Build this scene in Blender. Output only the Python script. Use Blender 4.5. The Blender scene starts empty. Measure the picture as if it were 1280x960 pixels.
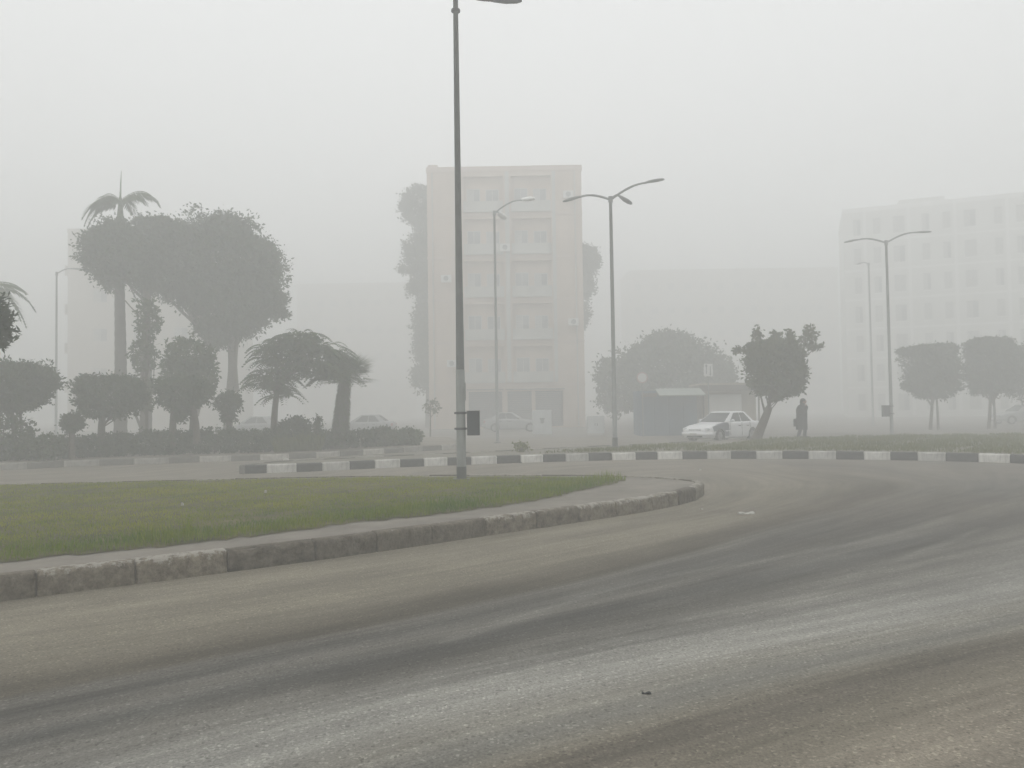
import bpy, math, random
import numpy as np
from mathutils import Matrix, Vector, noise as mnoise

random.seed(7)
rng = np.random.default_rng(7)
R = math.radians
scene = bpy.context.scene
col = scene.collection

# ------------------------------------------------------------------ camera
F_PX = 961.0                      # focal length in pixels of the 1280 x 960 photograph
EYE = Vector((0.0, 0.0, 1.7))
PITCH, ROLL = R(1.80), R(-0.85)
cam_d = bpy.data.cameras.new('camera')
cam_d.sensor_width = 36.0
cam_d.lens = F_PX / 1280.0 * 36.0
cam_d.clip_end = 3000.0
cam_d.clip_start = 0.05
cam = bpy.data.objects.new('camera', cam_d)
col.objects.link(cam)
CAM_M = Matrix.Translation(EYE) @ Matrix.Rotation(R(90) + PITCH, 4, 'X') @ Matrix.Rotation(ROLL, 4, 'Z')
cam.matrix_world = CAM_M
scene.camera = cam

# ------------------------------------------------------------------ sky, sun, exposure
SUN_EL, SUN_AZ = 52.0, 215.0      # degrees; azimuth clockwise from +Y (behind the camera, to the left)
world = bpy.data.worlds.new('World')
scene.world = world
world.use_nodes = True
wn, wl = world.node_tree.nodes, world.node_tree.links
wn.clear()
w_out = wn.new('ShaderNodeOutputWorld')
w_bg = wn.new('ShaderNodeBackground')
w_bg.inputs['Strength'].default_value = 0.15
w_sky = wn.new('ShaderNodeTexSky')
w_sky.sky_type = 'NISHITA'
w_sky.sun_disc = False
w_sky.sun_elevation = R(SUN_EL)
w_sky.sun_rotation = R(SUN_AZ)
w_sky.dust_density = 4.0
w_sky.air_density = 1.0
w_hs = wn.new('ShaderNodeHueSaturation')
w_hs.inputs['Saturation'].default_value = 0.12
w_mix = wn.new('ShaderNodeMix')
w_mix.data_type = 'RGBA'
w_mix.inputs['Factor'].default_value = 0.8
w_mix.inputs['B'].default_value = (9.0, 9.06, 9.12, 1)     # even overcast above the fog
wl.new(w_sky.outputs['Color'], w_hs.inputs['Color'])
wl.new(w_hs.outputs['Color'], w_mix.inputs['A'])
wl.new(w_mix.outputs['Result'], w_bg.inputs['Color'])
wl.new(w_bg.outputs['Background'], w_out.inputs['Surface'])

sun_d = bpy.data.lights.new('sun', 'SUN')
sun_d.energy = 0.5
sun_d.angle = R(40)
sun_d.color = (1.0, 0.97, 0.92)
sun = bpy.data.objects.new('sun', sun_d)
col.objects.link(sun)
_sd = Vector((math.sin(R(SUN_AZ)) * math.cos(R(SUN_EL)), math.cos(R(SUN_AZ)) * math.cos(R(SUN_EL)), math.sin(R(SUN_EL))))
sun.rotation_euler = (-_sd).to_track_quat('-Z', 'Y').to_euler()
sun.location = (0, 0, 60)

scene.view_settings.view_transform = 'Standard'
scene.view_settings.look = 'None'
scene.view_settings.exposure = 0.0
scene.view_settings.gamma = 1.0
scene.view_settings.use_curve_mapping = False
scene.render.engine = 'CYCLES'
cy = scene.cycles
cy.use_denoising = True
try:
    cy.denoiser = 'OPENIMAGEDENOISE'
    cy.denoising_input_passes = 'RGB_ALBEDO_NORMAL'
except Exception:
    pass
cy.max_bounces = 8
cy.diffuse_bounces = 3
cy.glossy_bounces = 2
cy.transmission_bounces = 3
cy.volume_bounces = 5
cy.transparent_max_bounces = 8
cy.use_adaptive_sampling = False

FOG_DENSITY = 0.0208

# ------------------------------------------------------------------ pixel helpers
_R3 = CAM_M.to_3x3()
def ray(x, y):
    return (_R3 @ Vector(((x - 640.0) / F_PX, -(y - 480.0) / F_PX, -1.0))).normalized()
def G(x, y, z=0.0):
    """point at height z on the ray of photo pixel (x, y)"""
    d = ray(x, y)
    return EYE + d * ((z - EYE.z) / d.z)
def W(x, y, Y):
    """point at world depth Y on the ray of photo pixel (x, y)"""
    d = ray(x, y)
    return EYE + d * ((Y - EYE.y) / d.y)

# ------------------------------------------------------------------ object helpers
def tag(o, label=None, cat=None, group=None, kind=None):
    if label: o['label'] = label
    if cat: o['category'] = cat
    if group: o['group'] = group
    if kind: o['kind'] = kind
    return o
def link(o, parent=None):
    col.objects.link(o)
    if parent is not None:
        o.parent = parent
    return o
def thing(name, label, cat, loc=(0, 0, 0), rz=0.0, group=None):
    o = bpy.data.objects.new(name, None)
    o.empty_display_size = 0.3
    link(o)
    o.location = loc
    o.rotation_euler = (0, 0, rz)
    return tag(o, label, cat, group)
def mesh_from(name, verts, faces, smooth=False):
    me = bpy.data.meshes.new(name)
    me.from_pydata([tuple(v) for v in verts], [], faces)
    me.update()
    if smooth:
        me.polygons.foreach_set('use_smooth', [True] * len(me.polygons))
    return me
class MB:
    """collects simple shapes, links them as one mesh object"""
    def __init__(s):
        s.v, s.f = [], []
    def add(s, v, f):
        o = len(s.v)
        s.v += [Vector(p) for p in v]
        s.f += [tuple(i + o for i in q) for q in f]
        return s
    def box(s, x0, x1, y0, y1, z0, z1, bev=0.0):
        if bev <= 0:
            v = [(x0, y0, z0), (x1, y0, z0), (x1, y1, z0), (x0, y1, z0), (x0, y0, z1), (x1, y0, z1), (x1, y1, z1), (x0, y1, z1)]
            f = [(0, 3, 2, 1), (4, 5, 6, 7), (0, 1, 5, 4), (1, 2, 6, 5), (2, 3, 7, 6), (3, 0, 4, 7)]
            return s.add(v, f)
        b = bev                                   # chamfered vertical and top edges
        def ring(i, z):
            return [(x0 + i + (b if k in (0, 3) else 0), y0 + i, z) if 0 else None for k in range(4)]
        def oct_(i, z):
            return [(x0 + b, y0 + i, z), (x1 - b, y0 + i, z), (x1 - i, y0 + b, z), (x1 - i, y1 - b, z),
                    (x1 - b, y1 - i, z), (x0 + b, y1 - i, z), (x0 + i, y1 - b, z), (x0 + i, y0 + b, z)]
        v = oct_(0, z0) + oct_(0, z1 - b) + oct_(b * 0.7, z1)
        f = [tuple(range(7, -1, -1)), tuple(range(16, 24))]
        for r in (0, 8):
            for k in range(8):
                f.append((r + k, r + (k + 1) % 8, r + 8 + (k + 1) % 8, r + 8 + k))
        return s.add(v, f)
    def tube(s, pts, radii, n=10, cap=True):
        pts = [Vector(p) for p in pts]
        if not hasattr(radii, '__len__'):
            radii = [radii] * len(pts)
        o = []
        ref = Vector((0, 0, 1))
        v, f = [], []
        for i, p in enumerate(pts):
            t = (pts[min(i + 1, len(pts) - 1)] - pts[max(i - 1, 0)]).normalized()
            a = ref if abs(t.dot(ref)) < 0.95 else Vector((1, 0, 0))
            u = t.cross(a).normalized()
            w = t.cross(u).normalized()
            for k in range(n):
                ang = 2 * math.pi * k / n
                v.append(p + (u * math.cos(ang) + w * math.sin(ang)) * radii[i])
            if i:
                b = (i - 1) * n
                for k in range(n):
                    f.append((b + k, b + (k + 1) % n, b + n + (k + 1) % n, b + n + k))
        if cap:
            f.append(tuple(range(n)))
            f.append(tuple(range((len(pts) - 1) * n + n - 1, (len(pts) - 1) * n - 1, -1)))
        return s.add(v, f)
    def ell(s, c, r, nu=12, nv=8, rot=None):
        v, f = [], []
        for j in range(nv + 1):
            th = math.pi * j / nv
            for i in range(nu):
                ph = 2 * math.pi * i / nu
                p = Vector((r[0] * math.sin(th) * math.cos(ph), r[1] * math.sin(th) * math.sin(ph), r[2] * math.cos(th)))
                if rot is not None: p = rot @ p
                v.append(Vector(c) + p)
        for j in range(nv):
            for i in range(nu):
                f.append((j * nu + i, (j + 1) * nu + i, (j + 1) * nu + (i + 1) % nu, j * nu + (i + 1) % nu))
        return s.add(v, f)
    def mesh(s, name, smooth=False):
        return mesh_from(name, s.v, s.f, smooth)
    def build(s, name, mat, parent=None, smooth=False):
        me = s.mesh(name, smooth)
        me.materials.append(mat)
        return link(bpy.data.objects.new(name, me), parent)
def obj_from(name, me, parent=None, loc=None, rz=None, mat=None):
    if mat is not None and not me.materials:
        me.materials.append(mat)
    o = bpy.data.objects.new(name, me)
    link(o, parent)
    if loc is not None: o.location = loc
    if rz is not None: o.rotation_euler = (0, 0, rz)
    return o
def copy_tree(o, parent=None):
    c = o.copy()
    col.objects.link(c)
    c.parent = parent
    for ch in [k for k in bpy.data.objects if k.parent == o]:
        copy_tree(ch, c)
    return c
def smooth_line(pts, step=0.1):
    """Catmull-Rom through pts (2-D or 3-D), resampled at equal steps"""
    p = [Vector(q) for q in pts]
    p = [p[0] * 2 - p[1]] + p + [p[-1] * 2 - p[-2]]
    out = []
    for i in range(1, len(p) - 2):
        a, b, c, d = p[i - 1:i + 3]
        n = max(2, int((c - b).length / step))
        for k in range(n):
            t = k / n
            out.append(0.5 * ((2 * b) + (c - a) * t + (2 * a - 5 * b + 4 * c - d) * t * t + (3 * b - a - 3 * c + d) * t ** 3))
    out.append(p[-2])
    return out

# ------------------------------------------------------------------ materials
def N(nt, t, **kw):
    n = nt.nodes.new(t)
    for k, v in kw.items():
        if hasattr(n, k) and k not in n.inputs:
            setattr(n, k, v)
        else:
            n.inputs[k].default_value = v
    return n
def mat(name, c, rough=0.7, var=0.2, scale=6.0, bump=0.0, bscale=None, metal=0.0, c2=None, coat=0.0, grime=0.0, detail=5.0, objvar=0.0):
    m = _mat(name, c, rough, var, scale, bump, bscale, metal, c2, coat, grime, detail)
    if objvar > 0:
        nt = m.node_tree
        b = nt.nodes['Principled BSDF']
        src = b.inputs['Base Color'].links[0].from_socket
        oi = N(nt, 'ShaderNodeObjectInfo')
        r = N(nt, 'ShaderNodeMapRange')
        r.inputs['To Min'].default_value = 1 - objvar
        r.inputs['To Max'].default_value = 1 + objvar * 0.4
        nt.links.new(oi.outputs['Random'], r.inputs['Value'])
        sc = N(nt, 'ShaderNodeVectorMath', operation='SCALE')
        nt.links.new(src, sc.inputs[0])
        nt.links.new(r.outputs['Result'], sc.inputs['Scale'])
        nt.links.new(sc.outputs['Vector'], b.inputs['Base Color'])
    return m
def _mat(name, c, rough=0.7, var=0.2, scale=6.0, bump=0.0, bscale=None, metal=0.0, c2=None, coat=0.0, grime=0.0, detail=5.0):
    m = bpy.data.materials.new(name)
    m.use_nodes = True
    nt = m.node_tree
    b = nt.nodes['Principled BSDF']
    tc = N(nt, 'ShaderNodeTexCoord')
    no = N(nt, 'ShaderNodeTexNoise', Scale=scale, Detail=detail, Roughness=0.62)
    nt.links.new(tc.outputs['Object'], no.inputs['Vector'])
    ramp = N(nt, 'ShaderNodeMapRange')
    ramp.inputs['From Min'].default_value = 0.3
    ramp.inputs['From Max'].default_value = 0.7
    nt.links.new(no.outputs['Fac'], ramp.inputs['Value'])
    mx = N(nt, 'ShaderNodeMix', data_type='RGBA')
    a = tuple(x * (1 - var) for x in c)
    bb = c2 if c2 else tuple(min(1, x * (1 + var)) for x in c)
    mx.inputs['A'].default_value = (*a, 1)
    mx.inputs['B'].default_value = (*bb, 1)
    nt.links.new(ramp.outputs['Result'], mx.inputs['Factor'])
    outc = mx.outputs['Result']
    if grime > 0:
        no2 = N(nt, 'ShaderNodeTexNoise', Scale=scale * 0.35, Detail=8.0, Roughness=0.7)
        mp = N(nt, 'ShaderNodeMapping')
        mp.inputs['Scale'].default_value = (1.6, 1.6, 0.35)
        nt.links.new(tc.outputs['Object'], mp.inputs['Vector'])
        nt.links.new(mp.outputs['Vector'], no2.inputs['Vector'])
        r2 = N(nt, 'ShaderNodeMapRange')
        r2.inputs['From Min'].default_value = 0.45
        r2.inputs['From Max'].default_value = 0.75
        r2.inputs['To Max'].default_value = grime
        nt.links.new(no2.outputs['Fac'], r2.inputs['Value'])
        m2 = N(nt, 'ShaderNodeMix', data_type='RGBA')
        m2.inputs['B'].default_value = (0.09, 0.08, 0.065, 1)
        nt.links.new(r2.outputs['Result'], m2.inputs['Factor'])
        nt.links.new(outc, m2.inputs['A'])
        outc = m2.outputs['Result']
    nt.links.new(outc, b.inputs['Base Color'])
    b.inputs['Roughness'].default_value = rough
    b.inputs['Metallic'].default_value = metal
    b.inputs['Coat Weight'].default_value = coat
    if bump > 0:
        nb = N(nt, 'ShaderNodeTexNoise', Scale=bscale or scale * 5, Detail=6.0)
        nt.links.new(tc.outputs['Object'], nb.inputs['Vector'])
        bp = N(nt, 'ShaderNodeBump', Strength=bump, Distance=0.02)
        nt.links.new(nb.outputs['Fac'], bp.inputs['Height'])
        nt.links.new(bp.outputs['Normal'], b.inputs['Normal'])
    return m
def leaf_mat(name, dark, light, trans=0.25):
    m = bpy.data.materials.new(name)
    m.use_nodes = True
    nt = m.node_tree
    nt.nodes.clear()
    out = N(nt, 'ShaderNodeOutputMaterial')
    at = N(nt, 'ShaderNodeAttribute', attribute_name='leaf')
    tc = N(nt, 'ShaderNodeTexCoord')
    no = N(nt, 'ShaderNodeTexNoise', Scale=1.3, Detail=3.0)
    nt.links.new(tc.outputs['Object'], no.inputs['Vector'])
    ad = N(nt, 'ShaderNodeMath', operation='MULTIPLY_ADD')
    ad.inputs[1].default_value = 0.6
    nt.links.new(at.outputs['Fac'], ad.inputs[0])
    sc = N(nt, 'ShaderNodeMath', operation='MULTIPLY_ADD')
    sc.inputs[1].default_value = 1.2
    sc.inputs[2].default_value = -0.4
    nt.links.new(no.outputs['Fac'], sc.inputs[0])
    nt.links.new(sc.outputs['Value'], ad.inputs[2])
    mx = N(nt, 'ShaderNodeMix', data_type='RGBA')
    mx.inputs['A'].default_value = (*dark, 1)
    mx.inputs['B'].default_value = (*light, 1)
    nt.links.new(ad.outputs['Value'], mx.inputs['Factor'])
    pb = N(nt, 'ShaderNodeBsdfPrincipled', Roughness=0.55)
    pb.inputs['Specular IOR Level'].default_value = 0.06
    tr = N(nt, 'ShaderNodeBsdfTranslucent')
    nt.links.new(mx.outputs['Result'], pb.inputs['Base Color'])
    nt.links.new(mx.outputs['Result'], tr.inputs['Color'])
    ms = N(nt, 'ShaderNodeMixShader', Fac=trans)
    nt.links.new(pb.outputs['BSDF'], ms.inputs[1])
    nt.links.new(tr.outputs['BSDF'], ms.inputs[2])
    nt.links.new(ms.outputs['Shader'], out.inputs['Surface'])
    return m
M = {}
M['soil'] = mat('soil', (0.20, 0.17, 0.13), 0.95, 0.3, 0.8, 0.5, 12, c2=(0.27, 0.24, 0.19))
M['far_ground'] = mat('far_ground', (0.19, 0.175, 0.15), 0.95, 0.2, 0.2, 0.2, 3)
M['pave_dust'] = mat('pave_dust', (0.215, 0.195, 0.165), 0.95, 0.22, 1.6, 0.6, 22, grime=0.35)
M['verge_soil'] = mat('verge_soil', (0.17, 0.15, 0.115), 0.95, 0.25, 0.9, 0.5, 10, c2=(0.22, 0.205, 0.16))
M['kerb_black'] = mat('kerb_black', (0.042, 0.042, 0.042), 0.85, 0.3, 7, 0.4, 30, c2=(0.085, 0.08, 0.075), objvar=0.35)
M['kerb_white'] = mat('kerb_white', (0.62, 0.61, 0.57), 0.8, 0.15, 7, 0.3, 30, grime=0.6, objvar=0.3)
M['kerb_faded_dark'] = mat('kerb_faded_dark', (0.15, 0.14, 0.125), 0.9, 0.3, 6, 0.4, 30)
M['kerb_faded_light'] = mat('kerb_faded_light', (0.43, 0.41, 0.37), 0.9, 0.25, 6, 0.4, 30, grime=0.5, objvar=0.3)
M['galv'] = mat('galvanised_steel', (0.20, 0.21, 0.205), 0.6, 0.15, 3, metal=0.25, grime=0.2)
M['galv_dark'] = mat('weathered_steel', (0.085, 0.092, 0.088), 0.62, 0.2, 3, metal=0.2, grime=0.2)
M['galv_pale'] = mat('pale_paint', (0.27, 0.285, 0.28), 0.65, 0.12, 4, grime=0.3)
M['band_dark'] = mat('clamp_steel', (0.035, 0.038, 0.042), 0.5, 0.2, 9)
M['box_dark'] = mat('dark_box_paint', (0.022, 0.030, 0.036), 0.5, 0.25, 5)
M['lamp_white'] = mat('lamp_cover', (0.78, 0.78, 0.76), 0.4, 0.08, 5)
M['bark'] = mat('bark', (0.085, 0.068, 0.05), 0.95, 0.35, 9, 0.8, 24)
M['bark_grey'] = mat('bark_grey', (0.14, 0.125, 0.105), 0.95, 0.3, 8, 0.8, 20)
M['palm_trunk'] = mat('palm_trunk', (0.085, 0.075, 0.062), 0.95, 0.3, 4, 0.9, 10)
M['crownshaft'] = mat('crownshaft', (0.10, 0.15, 0.06), 0.7, 0.2, 3)
M['leaf_dark'] = leaf_mat('leaf_dark', (0.022, 0.038, 0.016), (0.075, 0.105, 0.040))
M['leaf_mid'] = leaf_mat('leaf_mid', (0.030, 0.052, 0.018), (0.090, 0.125, 0.042))
M['leaf_olive'] = leaf_mat('leaf_olive', (0.045, 0.058, 0.022), (0.115, 0.125, 0.045))
M['leaf_yellow'] = leaf_mat('leaf_yellow', (0.09, 0.11, 0.02), (0.22, 0.21, 0.04))
M['leaf_near'] = leaf_mat('leaf_near', (0.015, 0.035, 0.012), (0.05, 0.085, 0.028))
M['grass'] = leaf_mat('grass_blades', (0.062, 0.150, 0.001), (0.335, 0.335, 0.004), 0.3)
M['turf'] = mat('turf_thatch', (0.050, 0.055, 0.010), 0.95, 0.35, 2.2, 0.8, 30, c2=(0.13, 0.11, 0.035))
M['grass_dry'] = leaf_mat('verge_grass_blades', (0.06, 0.090, 0.010), (0.18, 0.175, 0.040), 0.3)

# ------------------------------------------------------------------ leaf clouds
def quad_cloud(name, P, A, B, leafv, material, parent=None):
    """P: base points, A: length vectors, B: half-width vectors -> one folded quad per leaf"""
    n = len(P)
    V = np.empty((n, 4, 3))
    V[:, 0] = P
    V[:, 1] = P + A * 0.5 + B
    V[:, 2] = P + A
    V[:, 3] = P + A * 0.5 - B
    me = bpy.data.meshes.new(name)
    me.vertices.add(n * 4)
    me.vertices.foreach_set('co', V.reshape(-1).astype(np.float32))
    me.loops.add(n * 4)
    me.loops.foreach_set('vertex_index', np.arange(n * 4, dtype=np.int32))
    me.polygons.add(n)
    me.polygons.foreach_set('loop_start', np.arange(0, n * 4, 4, dtype=np.int32))
    me.polygons.foreach_set('loop_total', np.full(n, 4, dtype=np.int32))
    at = me.attributes.new('leaf', 'FLOAT', 'POINT')
    at.data.foreach_set('value', np.repeat(leafv, 4).astype(np.float32))
    me.update(calc_edges=True)
    me.materials.append(material)
    return link(bpy.data.objects.new(name, me), parent)
def lump(d, seed, freq=2.2):
    s = seed * 1.7
    return (np.sin(d[:, 0] * freq * 1.9 + s) * np.cos(d[:, 1] * freq * 2.3 + s * 1.3) + np.sin(d[:, 2] * freq * 2.1 + s * 0.7 + d[:, 0] * 2)
            + 0.6 * np.sin(d[:, 1] * freq * 4.1 + d[:, 2] * freq * 3.7 + s) + 0.5 * np.cos(d[:, 0] * freq * 5.3 - d[:, 2] * freq * 4.7 + s)) / 3.1
def rand_dirs(n):
    d = rng.normal(size=(n, 3))
    return d / np.linalg.norm(d, axis=1)[:, None]
def crown(name, lobes, material, parent, leaf=0.13, dens=1.0, lumpy=0.14, shell=0.45, droop=0.0, aspect=0.32, stray=0.03, clump=0.0):
    """lobes: (centre, radii, exponent); leaf clusters spread through the outer part of each lobe's volume, thinner fill inside"""
    PP, AA, BB, LL = [], [], [], []
    for li, (c, r, e) in enumerate(lobes):
        r = np.array(r, float)
        area = 4 * math.pi * ((r[0] * r[1]) ** 1.6 + (r[0] * r[2]) ** 1.6 + (r[1] * r[2]) ** 1.6) ** (1 / 1.6) / 3 ** (1 / 1.6)
        n = int(max(150, dens * area * 3.6 / (leaf * leaf * aspect)))
        n = min(n, 34000)
        cr = clump if clump > 0 else min(0.55, max(0.14, 0.22 * float(r.min())))
        nc = int(max(8, min(420, area / (cr * cr) * 0.62)))
        # cluster centres on the lumpy surface
        d = rand_dirs(nc)
        k = (np.abs(d) ** e).sum(1) ** (-1.0 / e)
        rad = 1 - 0.22 * rng.random(nc) - cr / (float(r.mean()) + cr) * 0.55
        out = rng.random(nc) < 0.10
        rad[out] += cr / float(r.mean()) * (0.35 + 0.5 * rng.random(out.sum()))
        q = d * k[:, None] * rad[:, None] * (1 + lumpy * lump(d * k[:, None], li + len(parent.name) + c[0]))[:, None]
        Q = q * r + np.array(c)
        tone = rng.random(nc)
        csz = cr * (0.65 + 0.7 * rng.random(nc))
        which = rng.integers(0, nc, n)
        g = rng.normal(size=(n, 3)) * 0.48
        pos = Q[which] + g * csz[which][:, None] * np.array([1.0, 1.0, 0.8])
        dirn = d[which] * 0.6 + g * 0.8
        tn = tone[which]
        # thin fill deeper inside
        fill = rng.random(n) < 0.30
        m = int(fill.sum())
        df = rand_dirs(m)
        kf = (np.abs(df) ** e).sum(1) ** (-1.0 / e)
        pos[fill] = df * kf[:, None] * (0.25 + 0.6 * rng.random(m) ** 0.5)[:, None] * r + np.array(c)
        dirn[fill] = df
        a = rand_dirs(n) + dirn * 0.7
        a[:, 2] -= droop
        a /= np.linalg.norm(a, axis=1)[:, None]
        b = np.cross(a, rand_dirs(n))
        b /= np.linalg.norm(b, axis=1)[:, None] + 1e-6
        L = leaf * (0.6 + 0.8 * rng.random(n))
        PP.append(pos - a * L[:, None] * 0.5)
        AA.append(a * L[:, None])
        BB.append(b * (L * aspect * 0.75)[:, None])
        LL.append(np.clip(0.65 * tn + 0.35 * rng.random(n), 0, 1))
    return quad_cloud(name, np.concatenate(PP), np.concatenate(AA), np.concatenate(BB), np.concatenate(LL), material, parent)
def limb_path(a, b, bend=0.1, n=5):
    a, b = Vector(a), Vector(b)
    L = (b - a).length
    o = Vector((random.uniform(-1, 1), random.uniform(-1, 1), random.uniform(-0.3, 0.6))) * bend * L
    return [a.lerp(b, t) + o * math.sin(math.pi * t) for t in [i / (n - 1) for i in range(n)]]
def trunk(paths, parent, material=None, name='trunk', n=9):
    mb = MB()
    for pts, r0, r1 in paths:
        k = len(pts)
        rr = [r0 + (r1 - r0) * (i / (k - 1)) ** 0.8 for i in range(k)]
        mb.tube(pts, rr, n)
    return mb.build(name, material or M['bark'], parent, smooth=True)

# ================================================================== GROUND
GZ = 0.0
ground = MB().add([(-590, -590, -0.03), (590, -590, -0.03), (590, 590, -0.03), (-590, 590, -0.03)], [(0, 1, 2, 3)]).build('ground', M['far_ground'])
tag(ground, kind='structure')

# ---- road: one sheet with the tyre tracks, dust and polish laid along the traffic's own curves
def gl(px):
    return smooth_line([G(x, y).to_2d() for x, y in px], 0.25)
line_kerb = gl([(-330, 795), (-150, 772), (0, 752), (244, 721), (480, 689), (607, 670), (762, 647), (850, 631), (892, 612), (880, 597)])
line_dark = gl([(-300, 930), (-150, 898), (0, 868), (300, 812), (600, 752), (800, 703), (960, 658), (1080, 626), (1135, 604), (1040, 590)])
line_mid = gl([(-250, 990), (0, 915), (300, 850), (600, 790), (800, 748), (1000, 700), (1150, 665), (1280, 630), (1400, 605)])
line_pale = gl([(-60, 1060), (200, 975), (500, 893), (800, 826), (1000, 788), (1280, 735), (1500, 690)])
line_edge = gl([(380, 1090), (600, 990), (800, 930), (1000, 873), (1280, 805), (1500, 755)])
lines = [line_kerb, line_dark, line_mid, line_pale, line_edge]
def dist_to(XY, line):
    A = np.array([p[:] for p in line])
    best = np.full(len(XY), 1e9)
    sgn = np.zeros(len(XY))
    for i in range(len(A) - 1):
        a, b = A[i], A[i + 1]
        ab = b - a
        t = np.clip(((XY - a) @ ab) / (ab @ ab), 0, 1)
        q = XY - (a + t[:, None] * ab)
        d = np.hypot(q[:, 0], q[:, 1])
        m = d < best
        best[m] = d[m]
        cr = ab[0] * (XY[:, 1] - a[1]) - ab[1] * (XY[:, 0] - a[0])
        sgn[m] = np.sign(cr[m])
    return best, sgn
gx = np.concatenate([np.arange(-40, -14, 1.0), np.arange(-14, 16, 0.10), np.arange(16, 42, 1.0)])
gy = np.concatenate([np.arange(-14, 1.0, 1.0), np.arange(1.0, 24, 0.10), np.arange(24, 60.1, 1.0)])
XX, YY = np.meshgrid(gx, gy)
XY = np.stack([XX.ravel(), YY.ravel()], 1)
DS = [dist_to(XY, L) for L in lines]
v = np.zeros(len(XY))
done = np.zeros(len(XY), bool)
for i in range(len(lines) - 1):
    d0, s0 = DS[i]
    d1, s1 = DS[i + 1]
    inside = (s0 <= 0) & (s1 > 0) & ~done
    v[inside] = i + d0[inside] / (d0[inside] + d1[inside] + 1e-6)
    done |= inside
last = (DS[-1][1] <= 0) & ~done
v[last] = 4 + DS[-1][0][last] * 0.6
first = ~done & ~last
v[first] = -DS[0][0][first] * 0.4
def smst(a, b, x):
    t = np.clip((x - a) / (b - a), 0, 1)
    return t * t * (3 - 2 * t)
def wob(XY, s, f):
    return np.sin(XY[:, 0] * f + s) * np.cos(XY[:, 1] * f * 1.3 + 2 * s) + 0.5 * np.sin(XY[:, 0] * f * 2.3 - XY[:, 1] * f * 1.7 + s)
beige = np.array([0.210, 0.193, 0.153])
brown = np.array([0.222, 0.200, 0.164])
C = np.tile(beige, (len(XY), 1))
def lay(color, w):
    global C
    C = C * (1 - w[:, None]) + np.array(color) * w[:, None]
vw = v + 0.05 * wob(XY, 1.0, 0.6) + 0.03 * wob(XY, 4.0, 1.7)
valid = (DS[0][1] <= 0) | (DS[4][1] <= 0)
onroad = smst(24, 20, XY[:, 1])
# rubber and dirt
lay((0.078, 0.070, 0.056), 0.88 * np.exp(-((vw - 0.98) / 0.21) ** 2) * valid)
lay((0.150, 0.145, 0.131), 0.95 * smst(0.98, 1.16, vw) * smst(3.3, 2.8, vw) * valid)
lay((0.070, 0.070, 0.067), 0.6 * np.exp(-((vw - 1.55) / 0.22) ** 2) * valid)
lay((0.082, 0.083, 0.080), 0.6 * np.exp(-((vw - 2.15) / 0.14) ** 2) * valid)
lay((0.285, 0.283, 0.264), 0.92 * np.exp(-((vw - 3.05) / 0.46) ** 2) * valid)
lay((0.175, 0.176, 0.166), 0.7 * np.exp(-((vw - 3.62) / 0.2) ** 2) * valid)
lay((0.115, 0.104, 0.088), 0.85 * np.exp(-((vw - 4.02) / 0.16) ** 2) * valid)
lay(brown, 0.95 * smst(4.08, 4.45, vw))
lay((0.270, 0.245, 0.195), 0.55 * np.exp(-(DS[0][0] / 0.30) ** 2) * (0.7 + 0.3 * wob(XY, 8.0, 2.7)).clip(0, 1))   # sand gathered along the kerb
# single tyre marks sweeping round the bend
for px_, w_, c_, k_ in [([(-60, 905), (200, 850), (450, 795), (700, 740), (900, 690), (1060, 645), (1170, 608)], 0.11, (0.055, 0.052, 0.046), 0.55),
                        ([(250, 880), (500, 822), (750, 762), (960, 705), (1120, 662), (1260, 618)], 0.12, (0.060, 0.058, 0.054), 0.6),
                        ([(430, 852), (700, 790), (950, 735), (1130, 690), (1290, 640)], 0.16, (0.060, 0.058, 0.052), 0.6),
                        ([(700, 812), (900, 768), (1100, 722), (1300, 684)], 0.14, (0.066, 0.064, 0.058), 0.55),
                        ([(560, 800), (800, 727), (961, 700), (1100, 671), (1190, 645)], 0.06, (0.24, 0.235, 0.215), 0.5),
                        ([(850, 775), (1006, 744), (1062, 722), (1122, 701), (1230, 660)], 0.06, (0.24, 0.235, 0.215), 0.5),
                        ([(300, 835), (600, 772), (830, 715), (1010, 668), (1120, 628)], 0.05, (0.22, 0.21, 0.19), 0.4),
                        ([(0, 930), (300, 868), (560, 812), (800, 760)], 0.10, (0.066, 0.066, 0.062), 0.45),
                        ([(900, 640), (1010, 628), (1080, 612), (1040, 598), (960, 590)], 0.25, (0.10, 0.09, 0.075), 0.4),
                        ([(960, 690), (1100, 650), (1180, 615), (1150, 596), (1060, 586)], 0.22, (0.085, 0.076, 0.062), 0.45)]:
    d_, _ = dist_to(XY, gl(px_))
    lay(c_, k_ * np.exp(-(d_ / w_) ** 2) * (0.75 + 0.25 * wob(XY, 3.0, 1.9)).clip(0, 1))
far = (DS[0][1] > 0)
lay((0.225, 0.205, 0.17), far * 1.0)
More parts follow.
